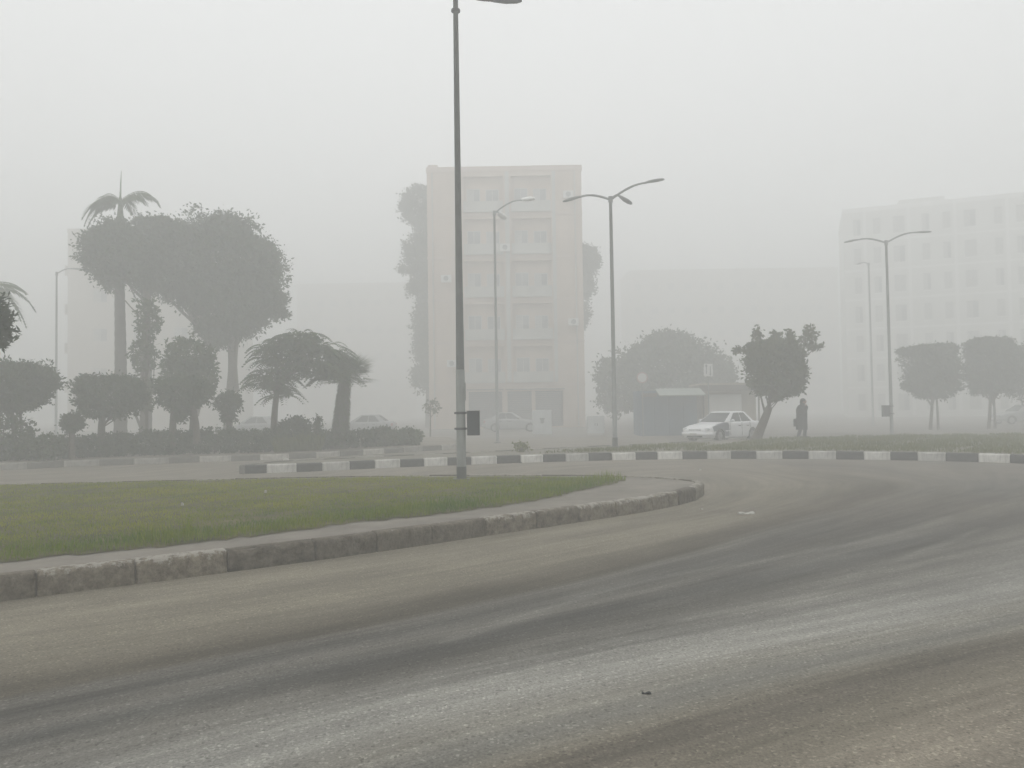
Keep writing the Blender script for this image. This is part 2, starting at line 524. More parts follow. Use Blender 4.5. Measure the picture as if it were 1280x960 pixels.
# where the tracks of both streams cross, right of the island nose: dusty brown sweep
nose_c = np.array([6.6, 13.2])
dn = np.hypot((XY[:, 0] - nose_c[0]) * 0.75, XY[:, 1] - nose_c[1])
lay((0.120, 0.106, 0.086), 0.55 * np.exp(-(dn / 3.0) ** 2))
lay((0.200, 0.180, 0.150), 0.65 * smst(14.5, 18.5, XY[:, 1]))
C = C * np.array([1.03, 1.015, 0.985])          # dusty, slightly warm surface overall
nx, ny = len(gx), len(gy)
idx = np.arange(nx * ny).reshape(ny, nx)
quads = np.stack([idx[:-1, :-1], idx[:-1, 1:], idx[1:, 1:], idx[1:, :-1]], -1).reshape(-1, 4)
me = bpy.data.meshes.new('road')
me.vertices.add(nx * ny)
me.vertices.foreach_set('co', np.stack([XX.ravel(), YY.ravel(), np.zeros(nx * ny)], 1).reshape(-1).astype(np.float32))
me.loops.add(quads.size)
me.loops.foreach_set('vertex_index', quads.reshape(-1).astype(np.int32))
me.polygons.add(len(quads))
me.polygons.foreach_set('loop_start', np.arange(0, quads.size, 4, dtype=np.int32))
me.polygons.foreach_set('loop_total', np.full(len(quads), 4, dtype=np.int32))
a1 = me.attributes.new('wear', 'FLOAT_COLOR', 'POINT')
a1.data.foreach_set('color', np.concatenate([C, np.ones((len(C), 1))], 1).reshape(-1).astype(np.float32))
ulen = XY[:, 0] * 0.8 + XY[:, 1] * 0.6
a2 = me.attributes.new('flow', 'FLOAT_VECTOR', 'POINT')
a2.data.foreach_set('vector', np.stack([ulen, v, np.zeros(len(v))], 1).reshape(-1).astype(np.float32))
me.update(calc_edges=True)
def road_material():
    m = bpy.data.materials.new('asphalt')
    m.use_nodes = True
    nt = m.node_tree
    L = nt.links.new
    b = nt.nodes['Principled BSDF']
    wear = N(nt, 'ShaderNodeAttribute', attribute_name='wear')
    flow = N(nt, 'ShaderNodeAttribute', attribute_name='flow')
    tc = N(nt, 'ShaderNodeTexCoord')
    # long tyre streaks along the flow
    def streak(su, sv, det):
        mp = N(nt, 'ShaderNodeMapping')
        mp.inputs['Scale'].default_value = (su, sv, 1)
        L(flow.outputs['Vector'], mp.inputs['Vector'])
        no = N(nt, 'ShaderNodeTexNoise', Scale=1.0, Detail=det, Roughness=0.6)
        L(mp.outputs['Vector'], no.inputs['Vector'])
        return no.outputs['Fac']
    def rng_(x, a, b_, lo, hi):
        r = N(nt, 'ShaderNodeMapRange')
        r.inputs['From Min'].default_value = a
        r.inputs['From Max'].default_value = b_
        r.inputs['To Min'].default_value = lo
        r.inputs['To Max'].default_value = hi
        L(x, r.inputs['Value'])
        return r.outputs['Result']
    def mul(a, c):
        q = N(nt, 'ShaderNodeMath', operation='MULTIPLY')
        L(a, q.inputs[0]); L(c, q.inputs[1])
        return q.outputs['Value']
    s1 = rng_(streak(0.16, 4.5, 4.0), 0.34, 0.67, 0.76, 1.15)
    s2 = rng_(streak(0.45, 17.0, 4.0), 0.32, 0.68, 0.84, 1.12)
    pat = N(nt, 'ShaderNodeTexNoise', Scale=0.8, Detail=6.0, Roughness=0.65)
    L(tc.outputs['Object'], pat.inputs['Vector'])
    p1 = rng_(pat.outputs['Fac'], 0.3, 0.7, 0.88, 1.10)
    gr = N(nt, 'ShaderNodeTexNoise', Scale=60.0, Detail=5.0, Roughness=0.75)
    L(tc.outputs['Object'], gr.inputs['Vector'])
    g1 = rng_(gr.outputs['Fac'], 0.30, 0.72, 0.60, 1.44)
    vo = N(nt, 'ShaderNodeTexVoronoi', Scale=62.0)
    L(tc.outputs['Object'], vo.inputs['Vector'])
    sep = N(nt, 'ShaderNodeSeparateColor')
    L(vo.outputs['Color'], sep.inputs['Color'])
    chip = rng_(sep.outputs['Red'], 0.88, 1.0, 1.0, 1.55)
    chip2 = rng_(sep.outputs['Green'], 0.9, 1.0, 1.0, 0.62)
    t = mul(mul(mul(mul(s1, s2), p1), mul(g1, chip)), chip2)
    mx = N(nt, 'ShaderNodeVectorMath', operation='SCALE')
    L(wear.outputs['Color'], mx.inputs[0])
    L(t, mx.inputs['Scale'])
    L(mx.outputs['Vector'], b.inputs['Base Color'])
    b.inputs['Roughness'].default_value = 0.82
    b.inputs['Specular IOR Level'].default_value = 0.2
    bp = N(nt, 'ShaderNodeBump', Strength=0.55, Distance=0.008)
    L(gr.outputs['Fac'], bp.inputs['Height'])
    L(bp.outputs['Normal'], b.inputs['Normal'])
    return m
me.materials.append(road_material())
road = obj_from('road', me)
tag(road, kind='structure')

# ---- kerbs
KW, KH = 0.15, 0.24
def stone_mesh(name, material, rough=0.0, seed=0.0):
    # unit length along x, outer face towards -y, rounded outer top edge
    prof = [(0.0, -0.12), (0.0, KH - 0.035), (0.010, KH - 0.012), (0.032, KH), (KW, KH), (KW, -0.12)]
    vv, ff = [], []
    xs = [-0.494, -0.480, -0.25, 0.0, 0.25, 0.480, 0.494]
    if rough:
        prof = [(0.0, -0.12), (0.0, 0.0), (0.0, 0.04), (0.0, 0.08), (0.0, 0.12), (0.0, 0.16), (0.002, KH - 0.045), (0.012, KH - 0.018), (0.034, KH - 0.004), (0.065, KH), (0.11, KH), (KW, KH), (KW, -0.12)]
        xs = [-0.493, -0.478] + list(np.linspace(-0.45, 0.45, 24)) + [0.478, 0.493]
    for i, x in enumerate(xs):
        ins = 0.010 if i in (0, len(xs) - 1) else 0.0
        for (y, z) in prof:
            jit = 0.006 * math.sin(x * 17 + z * 31) if 0 < i < len(xs) - 1 else 0
            dz = 0.0
            if rough:
                q_ = Vector((x * 5 + seed * 9.1, z * 9, y * 9 + seed))
                chip = max(0.0, mnoise.noise(q_ * 0.9 + Vector((3, seed, 1))) - 0.12)
                edge = max(0.0, 1 - abs(z - KH) / 0.06) * max(0.0, 1 - y / 0.09)
                jit = rough * (0.010 * mnoise.noise(q_) + 0.006 * mnoise.noise(q_ * 2.7)) + rough * edge * chip * 0.07
                dz = -rough * (edge * chip * 0.06 + 0.004 * abs(mnoise.noise(q_ * 1.9))) if z > 0.1 else 0.0
                if y >= KW: jit = 0.0
            vv.append((x, y + ins + jit, z + dz - (ins if z > 0 else 0)))
    n = len(prof)
    for i in range(len(xs) - 1):
        for k in range(n - 1):
            a = i * n + k
            ff.append((a, a + n, a + n + 1, a + 1))
    ff.append(tuple(range(n)))
    ff.append(tuple(range((len(xs) - 1) * n + n - 1, (len(xs) - 1) * n - 1, -1)))
    m_ = mesh_from(name, vv, ff)
    m_.materials.append(material)
    return m_
def worn_kerb_material():
    m = bpy.data.materials.new('worn_kerb_concrete')
    m.use_nodes = True
    nt = m.node_tree
    L = nt.links.new
    b = nt.nodes['Principled BSDF']
    oi = N(nt, 'ShaderNodeObjectInfo')
    tc = N(nt, 'ShaderNodeTexCoord')
    sh = N(nt, 'ShaderNodeVectorMath', operation='MULTIPLY_ADD')
    L(tc.outputs['Object'], sh.inputs[0])
    sh.inputs[1].default_value = (1, 1, 1)
    cmb = N(nt, 'ShaderNodeCombineXYZ')
    q = N(nt, 'ShaderNodeMath', operation='MULTIPLY')
    q.inputs[1].default_value = 37.0
    L(oi.outputs['Random'], q.inputs[0])
    L(q.outputs['Value'], cmb.inputs['X'])
    L(cmb.outputs['Vector'], sh.inputs[2])
    n1 = N(nt, 'ShaderNodeTexNoise', Scale=7.0, Detail=10.0, Roughness=0.78)
    L(sh.outputs['Vector'], n1.inputs['Vector'])
    mx = N(nt, 'ShaderNodeMix', data_type='RGBA')
    mx.inputs['A'].default_value = (0.070, 0.057, 0.038, 1)
    mx.inputs['B'].default_value = (0.265, 0.232, 0.175, 1)
    r1 = N(nt, 'ShaderNodeMapRange')
    r1.inputs['From Min'].default_value = 0.36
    r1.inputs['From Max'].default_value = 0.64
    L(n1.outputs['Fac'], r1.inputs['Value'])
    L(r1.outputs['Result'], mx.inputs['Factor'])
    # whole-stone tone
    tone = N(nt, 'ShaderNodeMapRange')
    tone.inputs['To Min'].default_value = 0.62
    tone.inputs['To Max'].default_value = 1.15
    L(oi.outputs['Random'], tone.inputs['Value'])
    sc = N(nt, 'ShaderNodeVectorMath', operation='SCALE')
    L(mx.outputs['Result'], sc.inputs[0])
    L(tone.outputs['Result'], sc.inputs['Scale'])
    # flakes of old white paint, mostly on the top edge
    n2 = N(nt, 'ShaderNodeTexNoise', Scale=9.0, Detail=7.0, Roughness=0.7)
    L(sh.outputs['Vector'], n2.inputs['Vector'])
    sx = N(nt, 'ShaderNodeSeparateXYZ')
    L(tc.outputs['Object'], sx.inputs['Vector'])
    zz = N(nt, 'ShaderNodeMapRange')
    zz.inputs['From Min'].default_value = 0.05
    zz.inputs['From Max'].default_value = 0.24
    zz.inputs['To Min'].default_value = -0.30
    zz.inputs['To Max'].default_value = 0.06
    L(sx.outputs['Z'], zz.inputs['Value'])
    ad = N(nt, 'ShaderNodeMath', operation='ADD')
    L(n2.outputs['Fac'], ad.inputs[0]); L(zz.outputs['Result'], ad.inputs[1])
    rr = N(nt, 'ShaderNodeMapRange')
    rr.inputs['From Min'].default_value = 0.2
    rr.inputs['From Max'].default_value = 0.8
    rr.inputs['To Min'].default_value = -0.16
    rr.inputs['To Max'].default_value = 0.05
    L(oi.outputs['Random'], rr.inputs['Value'])
    ad2 = N(nt, 'ShaderNodeMath', operation='ADD')
    L(ad.outputs['Value'], ad2.inputs[0]); L(rr.outputs['Result'], ad2.inputs[1])
    st = N(nt, 'ShaderNodeMapRange')
    st.inputs['From Min'].default_value = 0.52
    st.inputs['From Max'].default_value = 0.60
    st.inputs['To Max'].default_value = 0.75
    L(ad2.outputs['Value'], st.inputs['Value'])
    m2 = N(nt, 'ShaderNodeMix', data_type='RGBA')
    m2.inputs['B'].default_value = (0.42, 0.40, 0.36, 1)
    L(st.outputs['Result'], m2.inputs['Factor'])
    L(sc.outputs['Vector'], m2.inputs['A'])
    L(m2.outputs['Result'], b.inputs['Base Color'])
    b.inputs['Roughness'].default_value = 0.93
    n3 = N(nt, 'ShaderNodeTexNoise', Scale=26.0, Detail=7.0, Roughness=0.7)
    L(sh.outputs['Vector'], n3.inputs['Vector'])
    bp = N(nt, 'ShaderNodeBump', Strength=0.9, Distance=0.025)
    L(n3.outputs['Fac'], bp.inputs['Height'])
    L(bp.outputs['Normal'], b.inputs['Normal'])
    return m
M['kerb_worn'] = worn_kerb_material()
ST_WORN = [stone_mesh('kerb_stone_worn', M['kerb_worn'], 0.7 + 0.15 * k_, 1.3 * k_ + 0.4) for k_ in range(7)]
ST_BLACK = stone_mesh('kerb_stone_dark', M['kerb_black'])
ST_WHITE = stone_mesh('kerb_stone_white', M['kerb_white'])
ST_FD = stone_mesh('kerb_stone_faded_dark', M['kerb_faded_dark'])
ST_FL = stone_mesh('kerb_stone_faded_light', M['kerb_faded_light'])
def lay_kerb(line, parent, meshes, length=1.0, vary=0.0, side=1, sink=0.0, start=0):
    """line: dense 2-D polyline of the kerb's outer foot; the kerb body lies to the left of its direction (side=1)"""
    line = [Vector(p).to_2d() for p in line]
    acc = [0.0]
    for a, b in zip(line, line[1:]):
        acc.append(acc[-1] + (b - a).length)
    def at(s):
        s = max(0, min(acc[-1] - 1e-6, s))
        lo = int(np.searchsorted(acc, s, 'right')) - 1
        lo = min(lo, len(line) - 2)
        t = (s - acc[lo]) / max(1e-9, acc[lo + 1] - acc[lo])
        return line[lo].lerp(line[lo + 1], t)
    s, k = 0.0, start
    while s < acc[-1] - 0.25:
        # shorter stones where the kerb bends tightly
        a, m_, b = at(s), at(s + length / 2), at(s + length)
        bend = abs((m_ - a).angle_signed(b - m_, 0)) if (m_ - a).length > 1e-4 and (b - m_).length > 1e-4 else 0
        L = length * (1 + random.uniform(-vary, vary))
        if bend > 0.25: L = length * 0.5
        a, b = at(s), at(min(acc[-1], s + L))
        d = b - a
        o = bpy.data.objects.new('kerb_stone', meshes[k % len(meshes)])
        link(o, parent)
        c = (a + b) / 2
        o.location = (c.x, c.y, -sink + random.uniform(-0.008, 0.004))
        o.rotation_euler = (random.uniform(-0.012, 0.012), 0, math.atan2(d.y, d.x) + random.uniform(-0.008, 0.008))
        o.scale = (d.length, side, 1)
        s += L
        k += 1
def slab(name, outline, z, material, skirt=0.35):
    """raised area: polygon top with a skirt down into the ground"""
    import bmesh
    bm = bmesh.new()
    vs = [bm.verts.new((p[0], p[1], z)) for p in outline]
    bm.faces.new(vs)
    low = [bm.verts.new((p[0], p[1], z - skirt)) for p in outline]
    for i in range(len(vs)):
        j = (i + 1) % len(vs)
        bm.faces.new((vs[i], low[i], low[j], vs[j]))
    bmesh.ops.recalc_face_normals(bm, faces=bm.faces)
    bmesh.ops.triangulate(bm, faces=[f for f in bm.faces if len(f.verts) > 4])
    me_ = bpy.data.meshes.new(name)
    bm.to_mesh(me_)
    bm.free()
    me_.materials.append(material)
    o = link(bpy.data.objects.new(name, me_))
    return tag(o, kind='structure')
def inset_line(line, d):
    """shift a polyline to its left by d"""
    out = []
    for i, p in enumerate(line):
        t = (line[min(i + 1, len(line) - 1)] - line[max(i - 1, 0)])
        t = t.normalized()
        out.append(p + Vector((-t.y, t.x)) * d)
    return out

# near island: kerb foot running right along the near side, round the nose, back along the far side
isl_near = [G(x, y).to_2d() for x, y in [(-420, 803), (-150, 772), (0, 752), (244, 721), (480, 689), (607, 670), (762, 647), (822, 637), (866, 627)]]
nose = [Vector(p) for p in [(3.62, 14.65), (3.58, 15.25), (3.1, 15.9), (2.1, 16.6)]]
isl_back = [Vector(p) for p in [(0.6, 17.0), (-2.5, 17.35), (-6.0, 17.2), (-10.5, 16.7), (-15, 16.0), (-21, 15.0)]]
isl_line = smooth_line(isl_near + nose + isl_back, 0.12)
isl_in = inset_line(isl_line, 0.05)
left_close = [Vector((-21, 5.0)), Vector((-12, 2.0))]
island = slab('traffic_island', [p for p in isl_in[::2]] + left_close, KH - 0.025, M['pave_dust'])
lay_kerb(isl_line, island, ST_WORN, 0.86, 0.14)

# striped verge across the road
ver_front = [G(x, y).to_2d() for x, y in [(299, 592.5), (376, 590), (470, 585.5), (538, 582.8), (640, 579), (740, 576), (850, 574), (960, 573.6), (1060, 574.4), (1160, 576), (1280, 579.5), (1420, 584.5), (1560, 590)]]
ver_line = smooth_line(ver_front, 0.15)
vb = [Vector(p) for p in [(40, 34), (24, 34.2), (14, 34.0), (8.5, 32.4), (5.5, 30.5), (2.2, 28.6), (-1.5, 26.3), (-4.6, 24.5), (-6.8, 23.1), (-7.45, 22.2)]]
vb = smooth_line(vb, 0.3)
ver_end = [ver_line[0] + (vb[-1] - ver_line[0]) * t for t in (0.0, 1.0)]
verge = slab('verge', inset_line(ver_line, 0.05)[::3] + [Vector((40, 17))] + vb, KH - 0.03, M['verge_soil'])
lay_kerb(ver_line, verge, [ST_BLACK, ST_WHITE], 0.76, 0.08)
lay_kerb(vb, verge, [ST_FD, ST_FL], 1.0, 0.05)
lay_kerb([vb[-1], vb[-1].lerp(ver_line[0], 0.5), ver_line[0]], verge, [ST_FD], 0.6)

# garden bed on the left, faded striped kerb
gar_front = [G(x, y).to_2d() for x, y in [(-260, 597), (0, 588), (96, 583.2), (204, 579.6), (300, 576.3), (364, 574), (430, 570.3), (505, 565.5)]] + [Vector((-2.6, 32.6)), Vector((-2.4, 34.5)), Vector((-3.4, 41.5))]
gar_line = smooth_line(gar_front, 0.15)
garden = slab('garden_bed', inset_line(gar_line, 0.05)[::3] + [Vector((-8, 42.5)), Vector((-38, 42.5)), Vector((-32, 22))], KH - 0.03, M['soil'])
lay_kerb(gar_line, garden, [ST_FD, ST_FL], 1.0, 0.08, sink=0.03)

# forecourt pavement in front of the buildings
fore = MB().add([(-60, 44, 0.010), (70, 44, 0.010), (70, 120, 0.010), (-60, 120, 0.010)], [(0, 1, 2, 3)]).build('forecourt', M['far_ground'])
tag(fore, kind='structure')

# ================================================================== GRASS
def inside(poly, XYp):
    P_ = np.array([p[:2] for p in poly])
    x, y = XYp[:, 0], XYp[:, 1]
    r = np.zeros(len(x), bool)
    j = len(P_) - 1
    for i in range(len(P_)):
        xi, yi = P_[i]; xj, yj = P_[j]
        c = ((yi > y) != (yj > y)) & (x < (xj - xi) * (y - yi) / (yj - yi + 1e-12) + xi)
        r ^= c
        j = i
    return r
def blades(name, poly, n, h, wdt, z, material, edge_boost=None, patch=0.25, label=None):
    P_ = np.array([p[:2] for p in poly])
    lo, hi = P_.min(0), P_.max(0)
    pts = rng.random((n * 3, 2)) * (hi - lo) + lo
    pts = pts[inside(poly, pts)][:n]
    lumpv = wob(pts, 2.0, 1.1) * 0.5 + wob(pts, 5.0, 3.1) * 0.4
    keep = rng.random(len(pts)) < np.clip(0.85 + patch * lumpv, 0.15, 1)
    pts, lumpv = pts[keep], lumpv[keep]
    m = len(pts)
    hh = h * (0.45 + 0.75 * rng.random(m)) * (1 + 0.35 * lumpv)
    lv = np.clip(0.5 + 0.25 * lumpv + 0.5 * (rng.random(m) - 0.5), 0, 1)
    if edge_boost is not None:
        k, kv = edge_boost(pts)
        hh *= k
        lv = np.clip(lv + kv, 0, 1)
    ang = rng.random(m) * 2 * math.pi
    lean = rng.random(m) * 0.55
    A = np.stack([np.cos(ang) * lean, np.sin(ang) * lean, np.ones(m)], 1) * hh[:, None]
    a2_ = rng.random(m) * 2 * math.pi
    B = np.stack([np.cos(a2_), np.sin(a2_), np.zeros(m)], 1) * (wdt * (0.6 + 0.8 * rng.random(m)))[:, None]
    Pz = np.concatenate([pts, np.full((m, 1), z)], 1)
    o = quad_cloud(name, Pz, A, B, lv, material)
    return o
grass_front = [G(x, y, KH).to_2d() for x, y in [(-420, 735), (-150, 713), (0, 700), (64, 694), (187, 683), (300, 670), (440, 652), (582, 637), (680, 622), (745, 608), (784, 599)]]
gf_line = smooth_line(grass_front, 0.15)
grass_poly = [p for p in gf_line] + [Vector(p) for p in [(1.75, 16.0), (0.3, 16.6), (-2.5, 16.95), (-6, 16.8), (-10.5, 16.3), (-15, 15.6), (-20.5, 14.6), (-20.5, 6.5), (-12, 4.5)]]
# ragged edge
grass_poly = [p + Vector((random.uniform(-0.06, 0.06), random.uniform(-0.09, 0.09))) for p in grass_poly]
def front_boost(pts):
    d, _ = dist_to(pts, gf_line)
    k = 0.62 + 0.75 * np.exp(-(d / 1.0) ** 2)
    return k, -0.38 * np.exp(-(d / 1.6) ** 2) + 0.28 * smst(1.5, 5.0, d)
turf = MB()
turf.add([(p.x, p.y, KH - 0.016) for p in grass_poly], [tuple(range(len(grass_poly)))])
turf = turf.build('turf', M['turf'])
tag(turf, kind='structure')
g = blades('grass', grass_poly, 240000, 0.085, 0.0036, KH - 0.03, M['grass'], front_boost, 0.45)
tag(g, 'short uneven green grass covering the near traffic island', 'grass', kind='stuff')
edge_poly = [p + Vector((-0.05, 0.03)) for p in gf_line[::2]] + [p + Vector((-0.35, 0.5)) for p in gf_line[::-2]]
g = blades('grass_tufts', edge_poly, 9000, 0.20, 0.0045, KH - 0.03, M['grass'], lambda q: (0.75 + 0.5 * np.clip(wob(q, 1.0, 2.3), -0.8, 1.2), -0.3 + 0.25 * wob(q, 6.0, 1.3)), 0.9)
tag(g, 'taller ragged grass tufts along the front edge of the island lawn', 'grass', kind='stuff')
vg_poly = [ver_line[i] + Vector((0, 0.55)) for i in range(int(len(ver_line) * 0.50), len(ver_line), 4)] + [Vector(p) for p in [(36, 33.5), (24, 33.8), (14, 33.6), (11, 32.4), (8.2, 29)]]
g = blades('verge_grass', vg_poly, 52000, 0.13, 0.012, KH - 0.03, M['grass_dry'], None, 0.9)
tag(g, 'thin yellowish grass on the verge behind the striped kerb', 'grass', kind='stuff')
vg2 = [ver_line[i] + Vector((0, 0.8)) for i in range(int(len(ver_line) * 0.26), int(len(ver_line) * 0.52), 4)] + [Vector((7.6, 29.5)), Vector((4.5, 28.2)), Vector((1.0, 25.0))]
g = blades('verge_weeds', vg2, 3600, 0.12, 0.012, KH - 0.03, M['grass_dry'], None, 1.4)
tag(g, 'sparse dry weeds on the bare part of the verge', 'weeds', kind='stuff')

# ================================================================== LAMP POSTS
def arm_pts(reach, rise, ang, z0, n=9, dip=0.0):
    out = []
    for i in range(n):
        t = i / (n - 1)
        r = reach * t
        z = z0 + rise * math.sin(min(1, t * 1.15) * math.pi / 2) - dip * t ** 3
        out.append(Vector((math.cos(ang) * r, math.sin(ang) * r, z)))
    return out
def lamp_post(base, height, r0, r1, arms, label, pole_mat, sleeve=None, foot=None, box=None, lamp_mat=None, band_z=None, group='street lamps'):
    t = thing('street_lamp', label, 'street lamp', base, 0, group)
    mb = MB()
    zs = 0.0
    if sleeve:
        sb = MB()
        sb.tube([(0, 0, 0.0), (0, 0, sleeve)], [r0 * 1.14, r0 * 1.06], 14)
        sb.tube([(0, 0, sleeve), (0, 0, sleeve + 0.03)], [r0 * 1.10, r0 * 1.02], 14)
        so = sb.build('lower_sleeve', M['galv_pale'], t, smooth=False)
        MB().box(r0 * 0.9, r0 * 1.22, -0.05, 0.05, sleeve - 0.62, sleeve - 0.24, 0.008).build('access_door', M['galv_pale'], so)
        zs = sleeve - 0.05
    mb.tube([(0, 0, zs), (0, 0, height * 0.5), (0, 0, height)], [r0, (r0 + r1) / 2, r1], 14)
    po = mb.build('pole', pole_mat, t, smooth=True)
    if foot:
        fb = MB()
        fb.tube([(0, 0, 0), (0, 0, foot)], [r0 * 1.2, r0 * 1.17], 14)
        fb.box(-r0 * 2, r0 * 2, -r0 * 2, r0 * 2, 0, 0.03)
        fb.build('foot', M['galv_dark'], t)
    else:
        MB().box(-r0 * 2.1, r0 * 2.1, -r0 * 2.1, r0 * 2.1, -0.01, 0.03, 0.008).build('base_plate', M['galv_dark'], t)
    MB().tube([(0, 0, height - 0.12), (0, 0, height + 0.10)], [r1 * 1.5, r1 * 1.35], 12).build('top_collar', pole_mat, t)
    for (ang, reach, rise, dip) in arms:
        pts = arm_pts(reach, rise, ang, height - 0.02, 10, dip)
        ao = MB().tube(pts, [r1 * 0.72] * 6 + [r1 * 0.62] * 4, 9).build('arm', pole_mat, t, smooth=True)
        d = (pts[-1] - pts[-2]).normalized()
        s = Vector((-d.y, d.x, 0)).normalized()
        up = d.cross(s) * -1 if d.cross(s).z < 0 else d.cross(s)
        p0 = pts[-1] - d * 0.04
        secs = [(0.0, 0.05, 0.045), (0.10, 0.085, 0.055), (0.35, 0.13, 0.07), (0.58, 0.11, 0.055), (0.68, 0.05, 0.03)]
        if lamp_mat: secs = [(l, w * 1.5, h_ * 2.0) for (l, w, h_) in secs]
        vv, ff = [], []
        for (l, w, h_) in secs:
            c = p0 + d * l
            for k in range(8):
                a = 2 * math.pi * k / 8 + 0.39
                vv.append(c + s * math.cos(a) * w + up * (math.sin(a) * h_ * (0.6 if math.sin(a) < 0 else 1.0)))
        for i in range(len(secs) - 1):
            for k in range(8):
                ff.append((i * 8 + k, i * 8 + (k + 1) % 8, i * 8 + 8 + (k + 1) % 8, i * 8 + 8 + k))
        ff += [tuple(range(8)), tuple(range(len(secs) * 8 - 1, len(secs) * 8 - 9, -1))]
        MB().add(vv, ff).build('luminaire', lamp_mat or pole_mat, ao, smooth=True)
    if box:
        side, z0, z1, w, d_ = box
        x0 = r0 * 1.12 + 0.035
        bx0, bx1 = (x0, x0 + w) if side > 0 else (-x0 - w, -x0)
        bo = MB().box(bx0, bx1, -d_ / 2, d_ / 2, z0, z1, 0.012).build('control_box', M['box_dark'], t)
        lid = MB().box(bx0 + 0.02, bx1 - 0.02, -d_ / 2 - 0.012, -d_ / 2 - 0.001, z0 + 0.03, z1 - 0.03, 0.004).build('box_door', M['box_dark'], bo)
        MB().box(bx0 - 0.012, bx1 + 0.012, -d_ / 2 - 0.02, d_ / 2 + 0.012, z1 + 0.001, z1 + 0.014).build('box_lid', M['box_dark'], bo)
        for zc in (z0 + (z1 - z0) * 0.28, z1 - 0.03):
            mbk = MB().tube([(0, 0, zc - 0.025), (0, 0, zc + 0.025)], r0 * 1.24, 14)
            mbk.box(-r0 * 1.55 if side > 0 else bx1 - 0.002, bx0 + 0.002 if side > 0 else r0 * 1.55, -0.02, 0.02, zc - 0.018, zc + 0.018)
            mbk.build('clamp', M['band_dark'], t)
    if band_z:
        MB().tube([(0, 0, band_z - 0.02), (0, 0, band_z + 0.02)], r1 * 1.9, 12).build('cross_bolt', M['band_dark'], t)
    return t
GRP_L = 'street lamps'
p = W(577, 597, 16.15); base_near = (p.x, p.y, KH - 0.025)
s_near = F_PX / 16.15
lamp_post(base_near, 10.45, 0.088, 0.052, [(R(4), 0.78, -0.20, 0.0), (R(184), 0.9, 0.35, 0.0)],
          'tall dark lamp post with a black box clamped to it, standing on the grassy island', M['galv_dark'], sleeve=2.28,
          box=(1, 0.93, 1.43, 0.26, 0.22), band_z=9.98, group=GRP_L)
o = MB().tube([(0, 0, 0.0), (0, 0, 0.28)], [0.106, 0.1045], 14)
o = o.build('foot_paint', M['galv_dark'], bpy.data.objects['street_lamp'])

def post_at(xb, yb, Y, xt, yt, r0, r1, arms, label, zb=KH - 0.03, **kw):
    b = W(xb, yb, Y)
    top = W(xt, yt, Y)
    return lamp_post((b.x, Y, zb), top.z - zb, r0, r1, arms, label, **kw)
post_at(769, 558, 28.2, 762.5, 249, 0.085, 0.058, [(R(183), 1.15, 0.22, 0.12), (R(-32), 1.45, 0.40, 0.0), (R(40), 0.55, 0.26, 0.06)],
        'lamp post with three curved arms and a dark foot behind the striped kerb', pole_mat=M['galv'], foot=0.36)
post_at(1115, 545, 38.5, 1110.5, 303, 0.085, 0.06, [(R(178), 1.45, 0.28, 0.10), (R(-8), 1.5, 0.46, 0.0)],
        'lamp post with two spread arms and a small box, on the grass near clipped trees', zb=0.0, pole_mat=M['galv'], box=(-1, 1.0, 1.55, 0.3, 0.25))
post_at(622, 552, 38.0, 620, 266, 0.08, 0.055, [(R(-14), 1.45, 0.55, 0.0), (R(60), 0.45, 0.15, 0.05)],
        'lamp post with white lamp heads in front of the beige apartment block', zb=0.0, pole_mat=M['galv'], lamp_mat=M['lamp_white'])
post_at(70, 545, 46.0, 69, 342, 0.08, 0.05, [(R(20), 0.8, 0.35, 0.0)],
        'slim pale lamp post beside the cream building behind the garden', zb=0.0, pole_mat=M['galv_pale'])
post_at(1092, 541, 58.0, 1091, 330, 0.08, 0.06, [(R(95), 1.0, 0.3, 0.0)],
        'thin faint pole in front of the pale block of flats', zb=0.0, pole_mat=M['galv_pale'])

# ================================================================== TREES
def crown_lobe(x0, y0, x1, y1, Y, e=2.5, depth=None):
    a, b = W(x0, y0, Y), W(x1, y1, Y)
    rx, rz = abs(b.x - a.x) / 2, abs(a.z - b.z) / 2
    return ((a.x + b.x) / 2, Y, (a.z + b.z) / 2), (rx, depth or rx, rz), e
def lobes_local(base, lobes):
    return [((c[0] - base[0], c[1] - base[1], c[2] - base[2]), r, e) for c, r, e in lobes]
def tree(name, label, cat, base_px, Y, lobes, tr, zb=KH - 0.03, material='leaf_dark', leaf=0.14, dens=1.0, group=None, bark='bark', lumpy=0.14, droop=0.0, aspect=0.32, limbs=4, shell=0.45, stray=0.03, extra=None, fork=0.72, clump=0.0):
    b = W(base_px[0], base_px[1], Y)
    base = (b.x, Y, zb)
    t = thing(name, label, cat, base, 0, group)
    LL = lobes_local(base, lobes)
    paths = []
    for (pts, r0, r1) in tr:
        q = []
        for (x, y) in pts:
            w = W(x, y, Y)
            q.append(Vector((w.x - b.x, 0, w.z - zb)))
        q[0].z = -0.1 if len(tr) and pts is tr[0][0] else q[0].z
        q = smooth_line(q, 0.3)
        paths.append((q, r0, r1))
    # limbs from the top of each stem into the lobes
    for i, (c, r, e) in enumerate(LL):
        c = Vector(c)
        st = min(paths[:len(tr)], key=lambda pp: (pp[0][-1] - c).length)[0]
        for k in range(limbs):
            a = 2 * math.pi * k / limbs + i
            tgt = c + Vector((math.cos(a) * r[0] * 0.6, math.sin(a) * r[1] * 0.6, random.uniform(-0.25, 0.55) * r[2]))
            src = st[int(len(st) * random.uniform(fork, 0.98)) - 1]
            paths.append((limb_path(src, tgt, 0.08), max(0.02, min(r) * 0.05), 0.012))
    if extra: paths += extra(Vector(base))
    trunk(paths, t, M[bark])
    crown('crown', LL, M[material], t, leaf, dens, lumpy, shell, droop, aspect, stray, clump)
    return t
